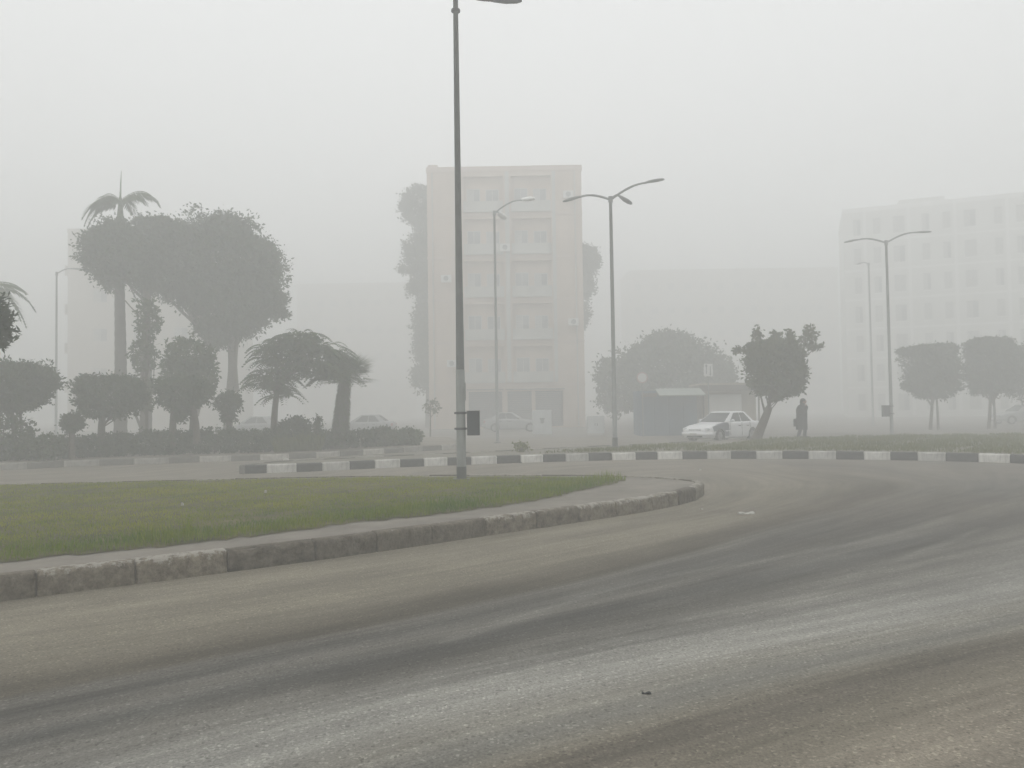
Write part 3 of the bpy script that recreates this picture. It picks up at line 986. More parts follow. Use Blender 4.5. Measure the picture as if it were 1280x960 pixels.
GT = 'trees in the garden on the left'
# --- leaning clipped tree on the verge, ragged shoots on top
lb = [crown_lobe(934, 428, 1001, 496, 32.0, 5.5), crown_lobe(934, 424, 1003, 462, 32.0, 4.5), crown_lobe(985, 440, 1006, 494, 32.0, 2.8, 0.7), crown_lobe(958, 470, 985, 503, 32.0, 2.5, 0.7)]
tw = [crown_lobe(1000, 404, 1024, 434, 32.0, 2.0, 0.35), crown_lobe(938, 410, 953, 428, 32.0, 2.0, 0.25), crown_lobe(1008, 430, 1026, 438, 32.0, 2.0, 0.2), crown_lobe(916, 434, 932, 441, 32.0, 2, 0.2),
      crown_lobe(966, 412, 974, 428, 32.0, 2, 0.2), crown_lobe(984, 411, 992, 428, 32.0, 2, 0.2)]
t = tree('clipped_tree', 'clipped leafy tree with a leaning trunk and wild shoots beside the white car', 'tree', (948, 551), 32.0, lb,
         [([(944, 553), (948, 542), (954, 528), (961, 510), (967, 488)], 0.24, 0.12), ([(938, 553), (944, 546), (950, 535)], 0.13, 0.12)], material='leaf_olive', leaf=0.15, lumpy=0.06, group='clipped trees', stray=0.05)
tb = t.location
crown('shoots', lobes_local(tb, tw), M['leaf_olive'], t, 0.17, 0.35, 0.3, 0.9)
mb = MB()
for (x, y) in [(1012, 412), (946, 414), (1020, 434), (970, 414), (988, 413)]:
    a, b_ = W(970, 470, 32.0), W(x, y, 32.0)
    mb.tube(limb_path(a - tb, b_ - tb, 0.06), [0.05, 0.04, 0.03, 0.02, 0.012], 6)
tag(mb.build('shoot_stems', M['bark'], t, smooth=True), kind='stuff')
# --- clipped block trees on the right
def two_stem(xc, yb, top, dx):
    return [([(xc - dx, yb), (xc - dx * 0.7, (yb + top) / 2), (xc - dx * 0.4, top)], 0.11, 0.07), ([(xc + dx, yb), (xc + dx * 0.8, (yb + top) / 2), (xc + dx * 0.3, top)], 0.09, 0.05)]
tree('clipped_tree', 'square clipped tree on two thin stems beside the two-armed lamp post', 'tree', (1168, 545), 47.0,
     [crown_lobe(1134, 436, 1195, 490, 47.0, 6.0), crown_lobe(1140, 450, 1194, 499, 47.0, 4.5), crown_lobe(1120, 434, 1150, 446, 47.0, 2.2, 0.5), crown_lobe(1126, 476, 1146, 488, 47.0, 2.2, 0.5), crown_lobe(1138, 431, 1194, 446, 47.0, 3.4)],
     two_stem(1168, 545, 485, 5), zb=0.0, leaf=0.16, lumpy=0.05, group='clipped trees')
tree('clipped_tree', 'wide clipped tree with a flat top, next to the square clipped one', 'tree', (1238, 545), 47.0,
     [crown_lobe(1211, 426, 1270, 486, 47.0, 6.0), crown_lobe(1212, 446, 1266, 496, 47.0, 4.5), crown_lobe(1209, 422, 1262, 444, 47.0, 3.6)],
     two_stem(1240, 545, 485, 4), zb=0.0, leaf=0.16, lumpy=0.05, group='clipped trees')
tree('clipped_tree', 'clipped tree cut by the picture edge, beyond the flat-topped one', 'tree', (1310, 545), 48.0,
     [crown_lobe(1258, 428, 1350, 500, 48.0, 4.0)], two_stem(1305, 545, 485, 5), zb=0.0, leaf=0.16, lumpy=0.05, group='clipped trees')
# --- garden, left
tree('clipped_tree', 'wide dark clipped tree above tangled shrubs at the garden end', 'tree', (16, 560), 26.0,
     [crown_lobe(-60, 450, 62, 508, 26.0, 3.0), crown_lobe(-40, 480, 46, 516, 25.6, 2.6), crown_lobe(40, 454, 71, 500, 26.0, 2.4)],
     [([(16, 565), (18, 540), (12, 500)], 0.10, 0.07), ([(-10, 565), (-8, 535), (-2, 500)], 0.09, 0.06), ([(30, 562), (27, 535), (24, 500)], 0.06, 0.04)], leaf=0.12, group=GT, stray=0.05)
tree('clipped_tree', 'blocky clipped tree in front of the tall palm trunk', 'tree', (128, 555), 27.0,
     [crown_lobe(98, 468, 172, 522, 27.0, 3.6), crown_lobe(94, 468, 120, 492, 27.0, 2.2), crown_lobe(150, 475, 185, 515, 27.0, 2.4)],
     [([(128, 555), (127, 535), (130, 505)], 0.16, 0.10)], leaf=0.12, group=GT)
tree('clipped_tree', 'blocky clipped tree with two stems between the leafy trunks', 'tree', (216, 555), 27.5,
     [crown_lobe(196, 470, 262, 512, 27.5, 3.4), crown_lobe(216, 500, 238, 528, 27.5, 2.2)],
     [([(215, 555), (216, 535), (218, 500)], 0.15, 0.10), ([(246, 555), (245, 530), (240, 500)], 0.14, 0.09)], leaf=0.12, group=GT)
tree('ball_tree', 'small ball-shaped topiary on a short stem above the kerb', 'tree', (90, 570), 25.7,
     [crown_lobe(76, 516, 104, 542, 25.7, 2.3)], [([(90, 572), (90, 555), (90, 530)], 0.11, 0.09)], leaf=0.075, lumpy=0.02, group=GT, stray=0.01, shell=0.35, clump=0.10, dens=1.5)
# --- big spreading ficus
BF = 38.5
tree('ficus_tree', 'huge spreading tree with a broad dark crown towering over the garden', 'tree', (284, 550), BF,
     [crown_lobe(196, 270, 346, 392, BF, 2.3, 2.4), crown_lobe(232, 330, 346, 426, BF, 2.3, 2.0), crown_lobe(298, 294, 353, 400, BF, 2.2, 1.6), crown_lobe(158, 272, 258, 376, BF, 2.3, 2.0),
      crown_lobe(165, 266, 232, 330, BF, 2.1, 1.5), crown_lobe(262, 268, 318, 320, BF, 2.1, 1.3), crown_lobe(336, 362, 358, 402, BF, 2.0, 0.7), crown_lobe(246, 395, 300, 436, BF, 2.0, 0.9)],
     [([(284, 552), (287, 500), (290, 450), (284, 390)], 0.24, 0.16), ([(296, 490), (294, 450), (300, 400)], 0.12, 0.09), ([(246, 520), (262, 450), (250, 410), (240, 380)], 0.10, 0.07), ([(262, 455), (264, 430), (268, 400)], 0.07, 0.06)],
     leaf=0.18, dens=1.0, group=GT, bark='bark_grey', limbs=5, lumpy=0.17, stray=0.03, clump=0.42)
tree('ficus_tree', 'rounded dark tree crown wrapped around the tall palm', 'tree', (180, 552), 36.0,
     [crown_lobe(101, 282, 196, 352, 36.0, 2.4, 1.6), crown_lobe(118, 276, 170, 330, 36.0, 2.2, 1.2), crown_lobe(120, 320, 160, 362, 36.0, 2.0, 0.8), crown_lobe(165, 300, 206, 372, 36.0, 2.2, 1.0)],
     [([(178, 552), (181, 500), (180, 440), (184, 380), (176, 345)], 0.20, 0.14), ([(176, 535), (168, 515), (162, 500)], 0.06, 0.05)], leaf=0.17, group=GT, limbs=4, stray=0.03, lumpy=0.16, clump=0.38)
# ivy-like growth on the second trunk and the loose small tree between
tree('leafy_shrub', 'loose leafy growth climbing the trunk under the palm crown', 'shrub', (182, 552), 31.0,
     [crown_lobe(168, 368, 202, 430, 31.0, 2.0, 0.5), crown_lobe(160, 420, 198, 470, 31.0, 2.0, 0.5), crown_lobe(172, 470, 192, 520, 31.0, 2.0, 0.35)],
     [([(184, 552), (183, 470), (185, 380)], 0.07, 0.05)], material='leaf_mid', leaf=0.18, dens=0.4, shell=0.9, lumpy=0.3, group=GT, stray=0.1)
tree('small_tree', 'loose small tree with thin foliage behind the two-stem clipped tree', 'tree', (238, 552), 30.0,
     [crown_lobe(204, 420, 268, 470, 30.0, 2.1, 0.9), crown_lobe(200, 445, 250, 485, 30.0, 2.1, 0.8), crown_lobe(240, 440, 272, 500, 30.0, 2.0, 0.6)],
     [([(238, 552), (240, 500), (236, 450)], 0.09, 0.05)], material='leaf_mid', leaf=0.17, dens=0.5, shell=0.85, lumpy=0.25, group=GT, stray=0.1)
tree('ball_tree', 'loose ball of foliage round the slim trunk below the huge tree', 'tree', (286, 552), 30.0,
     [crown_lobe(267, 489, 303, 518, 30.0, 2.2, 0.55), crown_lobe(276, 512, 296, 528, 30.0, 2.0, 0.3)],
     [([(287, 552), (286, 520), (285, 495)], 0.12, 0.09)], leaf=0.13, dens=0.8, group=GT, stray=0.06)

# --- drooping compound-leaf tree
def compound_leaves(name, lobes, n, length, material, parent, droop=0.9):
    PP, AA, BB, LL = [], [], [], []
    tot = sum(r[0] * r[2] for _, r, _ in lobes)
    for c, r, e in lobes:
        k = max(6, int(n * r[0] * r[2] / tot))
        for i in range(k):
            d = rand_dirs(1)[0]
            base = np.array(c) + d * np.array(r) * (0.55 + 0.4 * random.random())
            out = np.array([d[0], d[1], 0.25])
            out /= np.linalg.norm(out) + 1e-6
            lv = random.random()
            L = length * random.uniform(0.7, 1.2)
            side = np.cross(out, [0, 0, 1.0])
            side /= np.linalg.norm(side) + 1e-6
            for j in range(9):
                t_ = (j + 1) / 9
                q = base + out * L * t_ + np.array([0, 0, -droop * L * t_ * t_ * 0.8])
                for sg in (-1, 1):
                    a = side * sg * 0.8 + out * 0.5 + np.array([0, 0, -0.55])
                    a *= L * 0.34 * (1 - 0.5 * abs(t_ - 0.45)) / np.linalg.norm(a)
                    b_ = np.cross(a, [0.3, 0.2, 1.0])
                    b_ *= 0.17 * np.linalg.norm(a) / (np.linalg.norm(b_) + 1e-6)
                    PP.append(q); AA.append(a); BB.append(b_); LL.append(lv)
    return quad_cloud(name, np.array(PP), np.array(AA), np.array(BB), np.array(LL), material, parent)
DT = 29.0
b = W(343, 555, DT)
t = thing('drooping_tree', 'small tree with layered drooping feathery leaves beside the short palm', 'tree', (b.x, DT, KH - 0.03), 0, GT)
lbs = lobes_local(t.location, [crown_lobe(322, 418, 376, 465, DT, 2, 0.7), crown_lobe(345, 412, 405, 440, DT, 2, 0.8), crown_lobe(360, 425, 440, 480, DT, 2, 0.9), crown_lobe(317, 455, 362, 490, DT, 2, 0.6),
                               crown_lobe(395, 450, 440, 480, DT, 2, 0.6), crown_lobe(340, 480, 366, 500, DT, 2, 0.4)])
def loc(x, y, Y, t): return W(x, y, Y) - Vector(t.location)
stem = smooth_line([loc(342, 556, DT, t), loc(343, 520, DT, t), loc(346, 488, DT, t)], 0.2)
trunk([(stem, 0.15, 0.10), (limb_path(stem[-1], loc(372, 462, DT, t)), 0.07, 0.05), (limb_path(loc(372, 462, DT, t), loc(425, 452, DT, t)), 0.05, 0.02), (limb_path(stem[-1], loc(340, 440, DT, t)), 0.07, 0.03),
       (limb_path(loc(360, 470, DT, t), loc(375, 425, DT, t)), 0.04, 0.02), (limb_path(stem[-2], loc(325, 465, DT, t)), 0.04, 0.02)], t, M['bark'])
compound_leaves('crown', lbs, 560, 0.62, M['leaf_mid'], t)
crown('inner_foliage', [(c_, (r_[0] * 0.9, r_[1] * 0.9, r_[2] * 0.8), e_) for c_, r_, e_ in lbs], M['leaf_mid'], t, 0.15, 0.4, 0.2, 0.9, 0.3)

# --- palms
def frond_mesh(name, L, arch, leaflets=34, ll=0.55, wd=0.035, hang=0.75):
    """feather frond along +x from the origin"""
    PP, AA, BB, LL = [], [], [], []
    def pt(t): return np.array([L * (t - 0.12 * t ** 3), 0, arch[0] * L * t - arch[1] * L * t ** 2.2])
    for j in range(leaflets):
        t_ = 0.12 + 0.88 * j / (leaflets - 1)
        q = pt(t_)
        k = ll * (0.35 + 0.65 * math.sin(math.pi * min(1, 0.15 + t_ * 0.85)))
        for sg in (-1, 1):
            a = np.array([0.45 + 0.25 * t_, sg * 0.75, -hang * (0.7 + 0.6 * random.random())])
            a *= k / np.linalg.norm(a)
            b_ = np.cross(a, [0, 0, 1.0]); b_ *= wd / (np.linalg.norm(b_) + 1e-9)
            PP.append(q); AA.append(a); BB.append(b_); LL.append(0.3 + 0.5 * random.random())
    pts = [pt(i / 9) for i in range(10)]
    for i in range(9):                                    # rachis as narrow quads in two planes
        a = pts[i + 1] - pts[i]
        for b_ in (np.array([0, 0.025, 0]), np.array([0, 0, 0.025])):
            PP.append(pts[i]); AA.append(a * 1.5); BB.append(b_); LL.append(0.6)
    o = quad_cloud(name, np.array(PP), np.array(AA), np.array(BB), np.array(LL), M['leaf_mid'])
    return o
def feather_palm(base_xy, zb, height, fronds, label, r0=0.25, r1=0.20, spear=1.0, shaft=1.5, L=2.2, ll=0.55, group=GT):
    t = thing('palm_tree', label, 'palm tree', (base_xy[0], base_xy[1], zb), 0, group)
    zs = np.linspace(-0.05, height - shaft, 44)
    pts = [Vector((0.03 * math.sin(z * 0.5), 0.02 * math.cos(z * 0.4), z)) for z in zs]
    rr = [(r0 + (r1 - r0) * (z / height)) * (1.03 if i % 2 else 0.97) for i, z in enumerate(zs)]
    MB().tube(pts, rr, 14).build('trunk', M['palm_trunk'], t, smooth=True)
    h0 = height - shaft
    MB().tube([(0, 0, h0), (0, 0, h0 + shaft * 0.25), (0, 0, h0 + shaft * 0.6), (0, 0, height)], [r1 * 1.05, r1 * 1.2, r1 * 0.75, r1 * 0.35], 12).build('crownshaft', M['crownshaft'], t, smooth=True)
    if spear:
        MB().tube([(0, 0, height - 0.2), (0.02, 0, height + spear * 0.5), (0.05, 0, height + spear)], [0.05, 0.03, 0.008], 6).build('spear_leaf', M['crownshaft'], t)
    for (az, up, drop, k, dz) in fronds:
        o = frond_mesh('frond', L * k, (up, drop), 30, ll)
        o.parent = t
        o.location = (0, 0, height - 0.25 + dz)
        o.rotation_euler = (0, 0, R(az))
    return t
PY = 36.8
pb = W(150, 555, PY); pt_ = W(152, 246, PY)
feather_palm((pb.x, PY), KH - 0.03, pt_.z - KH, [(178, 0.75, 1.25, 0.72, 0.0), (196, 0.55, 1.0, 0.66, 0.0), (160, 0.95, 1.15, 0.66, 0.1), (2, 0.85, 0.95, 0.74, 0.1), (-18, 0.70, 0.85, 0.62, 0.0), (20, 0.95, 1.0, 0.7, 0.05),
             (95, 0.9, 1.0, 0.6, 0.0), (270, 0.6, 0.9, 0.3, 0.0), (186, 0.3, 0.95, 0.6, -0.05)],
             'tall palm with a bare trunk and a few ragged fronds above the garden trees', 0.31, 0.18, 1.3, 1.9, 2.75, 0.6)
pb = W(-30, 552, 32.0); pt_ = W(-30, 352, 32.0)
feather_palm((pb.x, 32.0), KH - 0.03, pt_.z - KH, [(az, 0.45, 0.55 + 0.25 * (i % 3), 1.0, 0.0) for i, az in enumerate(range(0, 360, 32))],
             'palm at the garden end with arching fronds reaching past the picture edge', 0.22, 0.18, 0.8, 1.2, 2.3, 0.5)
# second palm crown poking out of the big tree
pb = W(184, 552, 39.5); pt_ = W(184, 268, 39.5)
feather_palm((pb.x, 39.5), KH - 0.03, pt_.z - KH, [(az, 0.7, 1.1, 0.5, 0.0) for az in (0, 65, 140, 190, 250, 320)],
             'palm whose crown just shows above the big dark tree', 0.22, 0.15, 0.0, 1.0, 2.0, 0.5)
# short fan palm
FY = 30.4
pb = W(423, 555, FY)
t = thing('fan_palm', 'short fan palm with a thick shaggy trunk at the end of the hedge', 'palm tree', (pb.x, FY, KH - 0.03), 0, GT)
top = W(431, 470, FY)
hh = top.z - KH
lean = top.x - pb.x
zs = np.linspace(-0.05, hh, 22)
MB().tube([Vector((lean * (z / hh), 0, z)) for z in zs], [(0.36 - 0.17 * z / hh) * (1.06 if i % 2 else 0.95) for i, z in enumerate(zs)], 14).build('trunk', M['palm_trunk'], t, smooth=True)
PP, AA, BB, LL = [], [], [], []
for i in range(900):                                       # old leaf bases hanging round the trunk
    z = random.uniform(0.15, hh); a = random.uniform(0, 6.283); r_ = 0.34 - 0.16 * z / hh
    PP.append((lean * z / hh + r_ * math.cos(a), r_ * math.sin(a), z)); AA.append((math.cos(a) * 0.10, math.sin(a) * 0.10, -0.16)); BB.append((-math.sin(a) * 0.03, math.cos(a) * 0.03, 0)); LL.append(random.random() * 0.4)
quad_cloud('leaf_bases', np.array(PP), np.array(AA), np.array(BB), np.array(LL), M['leaf_olive'], t)
for i in range(30):
    PP, AA, BB, LL = [], [], [], []
    stalk = random.uniform(0.45, 0.75)
    for j in range(17):
        a = R(-75 + 150 * j / 16)
        v_ = np.array([math.cos(a), math.sin(a), -0.05 - 0.12 * abs(math.sin(a))]) * random.uniform(0.62, 0.85)
        PP.append((stalk, 0, 0)); AA.append(v_); b_ = np.cross(v_, [0, 0, 1.0]); BB.append(b_ / np.linalg.norm(b_) * 0.028); LL.append(random.random())
    PP.append((0, 0, 0)); AA.append(np.array([stalk * 1.02, 0, 0])); BB.append(np.array([0, 0.02, 0])); LL.append(0.4)
    o = quad_cloud('fan_leaf', np.array(PP), np.array(AA), np.array(BB), np.array(LL), M['leaf_mid'], t)
    o.location = (lean, 0, hh - 0.05 + random.uniform(-0.15, 0.1))
    el = random.uniform(-0.15, 1.25)
    o.rotation_euler = (0, -el, i * 2.399)

# --- near tree tip at the left edge
NY = 13.4
nb = W(-150, 640, NY)
t = thing('narrow_tree', 'spiky-leaved tree on the grassy island whose tip reaches in at the picture edge', 'tree', (nb.x, NY, KH - 0.03), 0, GT)
LBN = lobes_local(t.location, [crown_lobe(-170, 360, -8, 450, NY, 2.2, 1.2), crown_lobe(-30, 372, 8, 432, NY, 2.0, 0.5)])
trunk([(smooth_line([Vector((0, 0, -0.1)), Vector((0.1, 0, 1.5)), loc(-90, 420, NY, t)], 0.3), 0.16, 0.08), (limb_path(loc(-90, 420, NY, t), loc(-5, 405, NY, t)), 0.04, 0.015)], t)
crown('crown', LBN, M['leaf_near'], t, 0.13, 0.8, 0.22, 0.8, 0.0, 0.2, 0.12)
# sharp shoots poking out to the right
PP, AA, BB, LL = [], [], [], []
for (x, y, dx, dy) in [(4, 385, 14, -6), (6, 395, 10, -4), (4, 402, 12, 0), (2, 410, 9, 2), (2, 420, 7, -3), (0, 378, 10, -4), (3, 392, 12, -9), (5, 400, 13, -4), (0, 428, 7, 4)]:
    for k in range(9):
        a = loc(x - 6, y + 4 * random.random() * 2 - 4, NY, t); e_ = loc(x + dx * (0.3 + 0.7 * random.random()), y + dy + random.uniform(-5, 5), NY, t)
        v_ = np.array(e_ - a); v_[1] += random.uniform(-0.1, 0.1)
        PP.append(np.array(a)); AA.append(v_); b_ = np.cross(v_, [0.2, 1, 0.4]); BB.append(b_ / np.linalg.norm(b_) * 0.014); LL.append(random.random() * 0.6)
quad_cloud('shoots', np.array(PP), np.array(AA), np.array(BB), np.array(LL), M['leaf_near'], t)

# --- hedge and shrubs
def hedge_piece(name, label, pts, hgt, wid, material, leaf=0.10, dens=0.75, seedk=1.0, group=None):
    """clipped hedge along pts (world xy)"""
    c = sum((Vector(p) for p in pts), Vector((0, 0))) / len(pts)
    t = thing(name, label, 'hedge', (c.x, c.y, KH - 0.03), 0, group)
    line = smooth_line([Vector(p) for p in pts], 0.4)
    lob = []
    for i, p in enumerate(line[::2]):
        h = hgt * (0.85 + 0.3 * (0.5 + 0.5 * mnoise.noise((i * 0.37 * seedk, 3.1, 0.7))))
        lob.append(((p.x - c.x, p.y - c.y + random.uniform(-0.08, 0.08), h * 0.5), (0.62, wid * random.uniform(0.85, 1.1), h * 0.52), 3.2))
    mb = MB()
    for p in line[1::2]:
        q = Vector((p.x - c.x, p.y - c.y, -0.05))
        for k in range(2):
            mb.tube(limb_path(q, q + Vector((random.uniform(-0.2, 0.2), random.uniform(-0.2, 0.2), hgt * 0.75)), 0.1), [0.025, 0.022, 0.018, 0.014, 0.01], 5)
    tag(mb.build('stems', M['bark'], t), kind='stuff')
    crown('foliage', lob, M[material], t, leaf, dens, 0.14, 0.5, 0, 0.38, 0.06)
    return t
h1 = [G(x, y, KH).to_2d() for x, y in [(-90, 575), (20, 574), (100, 571), (165, 567)]]
hedge_piece('hedge', 'low ragged dark hedge right behind the kerb under the ball topiary', h1, 0.72, 0.45, 'leaf_dark')
h2 = [Vector((W(x, 560, Y).x, Y)) for x, Y in [(150, 27.3), (230, 27.8), (300, 28.3), (345, 28.8)]]
hedge_piece('hedge', 'dark hedge set back behind bare soil under the huge tree', h2, 0.86, 0.5, 'leaf_dark', seedk=1.7)
h3 = [Vector((W(x, 560, Y).x, Y)) for x, Y in [(395, 29.8), (440, 30.8), (490, 32.2)]]
hedge_piece('hedge', 'low hedge running on past the short fan palm', h3, 0.70, 0.5, 'leaf_dark', seedk=2.3)
def shrub(name, label, box, Y, material, leaf=0.11, dens=0.8, depth=None, e=2.2, zb=KH - 0.03, group=None, shell=0.6, stray=0.06):
    x0, y0, x1, y1 = box
    b = W((x0 + x1) / 2, y1, Y)
    t = thing(name, label, 'shrub', (b.x, Y, zb), 0, group)
    c, r, e = crown_lobe(x0, y0, x1, y1, Y, e, depth)
    dz = (c[2] - r[2]) - (zb - 0.05)                     # stand it on the ground
    c = (c[0], c[1], c[2] - dz / 2); r = (r[0], r[1], r[2] + dz / 2)
    mb = MB()
    for k in range(5):
        mb.tube(limb_path((0, 0, -0.05), (random.uniform(-0.5, 0.5) * r[0], random.uniform(-0.5, 0.5) * r[1], r[2] * 1.5), 0.1), [0.03, 0.027, 0.022, 0.016, 0.01], 5)
    tag(mb.build('stems', M['bark'], t), kind='stuff')
    crown('foliage', lobes_local(t.location, [(c, r, e)]), M[material], t, leaf, dens, 0.18, shell, 0, 0.36, stray)
    return t
shrub('round_shrub', 'rounded dark shrub between the drooping tree and the short palm', (344, 520, 392, 556), 29.6, 'leaf_dark')
shrub('slim_shrub', 'thin upright little conifer beside the rounded shrub', (392, 514, 402, 552), 29.5, 'leaf_dark', 0.08, e=1.7)
shrub('trailing_shrub', 'low shrub tapering off where the garden bed ends', (488, 536, 532, 562), 32.4, 'leaf_mid')
shrub('small_shrub', 'pale green tuft at the garden end beside the tapering shrub', (456, 535, 500, 560), 31.8, 'leaf_olive')
shrub('tangled_shrub', 'tangled undergrowth beneath the wide clipped tree', (-40, 512, 44, 572), 25.3, 'leaf_mid', 0.14, 0.35, 0.9, shell=0.95)
shrub('tangled_shrub', 'low spreading shrub between the undergrowth and the ball topiary', (44, 540, 78, 572), 25.4, 'leaf_mid', 0.12, 0.5, 0.6, shell=0.9)
yg = [Vector((W(x, 560, Y).x, Y)) for x, Y in [(343, 27.9), (402, 28.9), (402, 29.6), (343, 28.8)]]
g = blades('tall_grass', yg, 2600, 0.62, 0.018, KH - 0.03, M['grass_dry'], None, 0.4)
tag(g, 'yellow green tall grass tufts at the edge of the garden bed', 'grass', kind='stuff')
shrub('yellow_weed', 'small yellow weed growing on the verge below the beige block', (640, 552, 662, 561), 26.2, 'leaf_yellow', 0.09, 0.35, 0.25, shell=0.95)
# --- distant trees
tree('far_tree', 'wide rounded tree fading in the fog behind the blue kiosk', 'tree', (838, 545), 58.0,
     [crown_lobe(768, 418, 900, 500, 58.0, 2.2, 3.2), crown_lobe(800, 413, 868, 450, 58.0, 2.0, 2.0), crown_lobe(740, 440, 810, 520, 58.0, 2.2, 2.0), crown_lobe(860, 440, 922, 500, 58.0, 2.2, 2.0)],
     [([(838, 545), (836, 500), (838, 460)], 0.35, 0.25)], zb=0.0, leaf=0.3, dens=0.8, group='trees among the buildings')
tree('far_tree', 'tall tiered tree rising along one side wall of the beige block', 'tree', (520, 540), 71.0,
     [crown_lobe(497, 231, 560, 286, 71.0, 2.6, 1.8), crown_lobe(501, 290, 560, 350, 71.0, 2.4, 1.6), crown_lobe(505, 345, 560, 372, 71.0, 2.2, 1.4), crown_lobe(514, 365, 560, 470, 71.0, 2.4, 1.3), crown_lobe(512, 455, 548, 490, 71.0, 2.2, 1.4), crown_lobe(497, 330, 512, 342, 71, 2, 0.5), crown_lobe(517, 240, 575, 400, 71.0, 2.6, 1.8), crown_lobe(520, 330, 572, 500, 71.0, 2.6, 1.6)],
     [([(536, 540), (537, 420), (538, 290)], 0.35, 0.2)], zb=0.0, leaf=0.28, dens=0.8, lumpy=0.02, clump=0.42, group='trees among the buildings', stray=0.01)
tree('far_tree', 'tall tree with a round head beside the opposite side wall of the beige block', 'tree', (735, 540), 74.0,
     [crown_lobe(700, 303, 752, 347, 74.0, 2.3, 1.6), crown_lobe(705, 335, 746, 376, 74.0, 2.2, 1.2), crown_lobe(700, 370, 738, 420, 74.0, 2.2, 1.2), crown_lobe(690, 308, 742, 388, 74.0, 2.5, 1.5)],
     [([(722, 540), (723, 420), (724, 330)], 0.3, 0.18)], zb=0.0, leaf=0.28, dens=0.8, lumpy=0.03, clump=0.42, group='trees among the buildings', stray=0.01)
tree('sapling', 'bare slender sapling in front of the beige block wall', 'tree', (537, 548), 44.0,
     [crown_lobe(528, 498, 552, 520, 44.0, 2.0, 0.5)], [([(538, 548), (538, 530), (538, 505)], 0.05, 0.03)], zb=0.0, material='leaf_olive', leaf=0.16, dens=0.16, shell=0.95, group='trees among the buildings')

# ================================================================== BUILDINGS
M['plaster_beige'] = mat('plaster_beige', (0.53, 0.425, 0.345), 0.9, 0.08, 0.5, 0.2, 8, grime=0.25)
M['plaster_pink'] = mat('plaster_pink', (0.52, 0.42, 0.36), 0.9, 0.08, 0.6, 0.2, 8, grime=0.15)
M['plaster_cool'] = mat('plaster_cool', (0.44, 0.44, 0.41), 0.9, 0.08, 0.6, 0.2, 8, grime=0.2)
M['plaster_cream'] = mat('plaster_cream', (0.50, 0.455, 0.40), 0.9, 0.07, 0.5, 0.2, 8, grime=0.2)
M['plaster_pale'] = mat('plaster_pale', (0.66, 0.66, 0.63), 0.9, 0.06, 0.4, 0.2, 8, grime=0.15)
M['plaster_white'] = mat('plaster_white', (0.80, 0.80, 0.78), 0.85, 0.05, 0.6, 0.1, 8, grime=0.1)
M['shutter'] = mat('window_shutter', (0.42, 0.42, 0.40), 0.7, 0.2, 2)
M['frame'] = mat('window_frame', (0.48, 0.47, 0.45), 0.6, 0.1, 3)
M['shop_dark'] = mat('shop_shutter', (0.055, 0.06, 0.07), 0.6, 0.25, 1.5)
M['kiosk_blue'] = mat('kiosk_panel', (0.075, 0.12, 0.165), 0.7, 0.12, 1.2, grime=0.2)
M['kiosk_tan'] = mat('kiosk_wall', (0.36, 0.33, 0.27), 0.9, 0.1, 1.2, grime=0.25)
M['roof_dark'] = mat('awning_board', (0.12, 0.105, 0.09), 0.85, 0.2, 2)
M['awning_pale'] = mat('awning_pale', (0.27, 0.30, 0.27), 0.8, 0.1, 2)
M['cab_white'] = mat('cabinet_paint', (0.52, 0.54, 0.54), 0.55, 0.06, 2, grime=0.15)
M['sign_red'] = mat('sign_red', (0.42, 0.30, 0.28), 0.5, 0.1, 3)
M['sign_white'] = mat('sign_white', (0.58, 0.58, 0.56), 0.5, 0.05, 3)
M['sign_grey'] = mat('sign_lettering', (0.16, 0.17, 0.16), 0.6, 0.1, 3)
M['glass'] = mat('window_glass', (0.24, 0.25, 0.25), 0.2, 0.5, 0.35)
def facade_mesh(w, h, dp, openings, rev, back=True):
    """block w x dp x h with its front at y = 0 (facing -y), openings (x0, x1, z0, z1) sunk rev deep"""
    xs = sorted({0.0, w} | {o[0] for o in openings} | {o[1] for o in openings})
    zs = sorted({0.0, h} | {o[2] for o in openings} | {o[3] for o in openings})
    mb = MB()
    for i in range(len(xs) - 1):
        for j in range(len(zs) - 1):
            cx, cz = (xs[i] + xs[i + 1]) / 2, (zs[j] + zs[j + 1]) / 2
            if any(o[0] < cx < o[1] and o[2] < cz < o[3] for o in openings): continue
            mb.add([(xs[i], 0, zs[j]), (xs[i + 1], 0, zs[j]), (xs[i + 1], 0, zs[j + 1]), (xs[i], 0, zs[j + 1])], [(0, 1, 2, 3)])
    for (a, b_, c, d) in openings:
        mb.add([(a, 0, c), (b_, 0, c), (b_, 0, d), (a, 0, d), (a, rev, c), (b_, rev, c), (b_, rev, d), (a, rev, d)],
               [(0, 4, 5, 1), (1, 5, 6, 2), (2, 6, 7, 3), (3, 7, 4, 0), (4, 7, 6, 5)])
    mb.add([(0, 0, 0), (w, 0, 0), (w, dp, 0), (0, dp, 0), (0, 0, h), (w, 0, h), (w, dp, h), (0, dp, h)],
           [(1, 2, 6, 5), (2, 3, 7, 6), (3, 0, 4, 7), (4, 5, 6, 7)])
    return mb
_wcache = {}
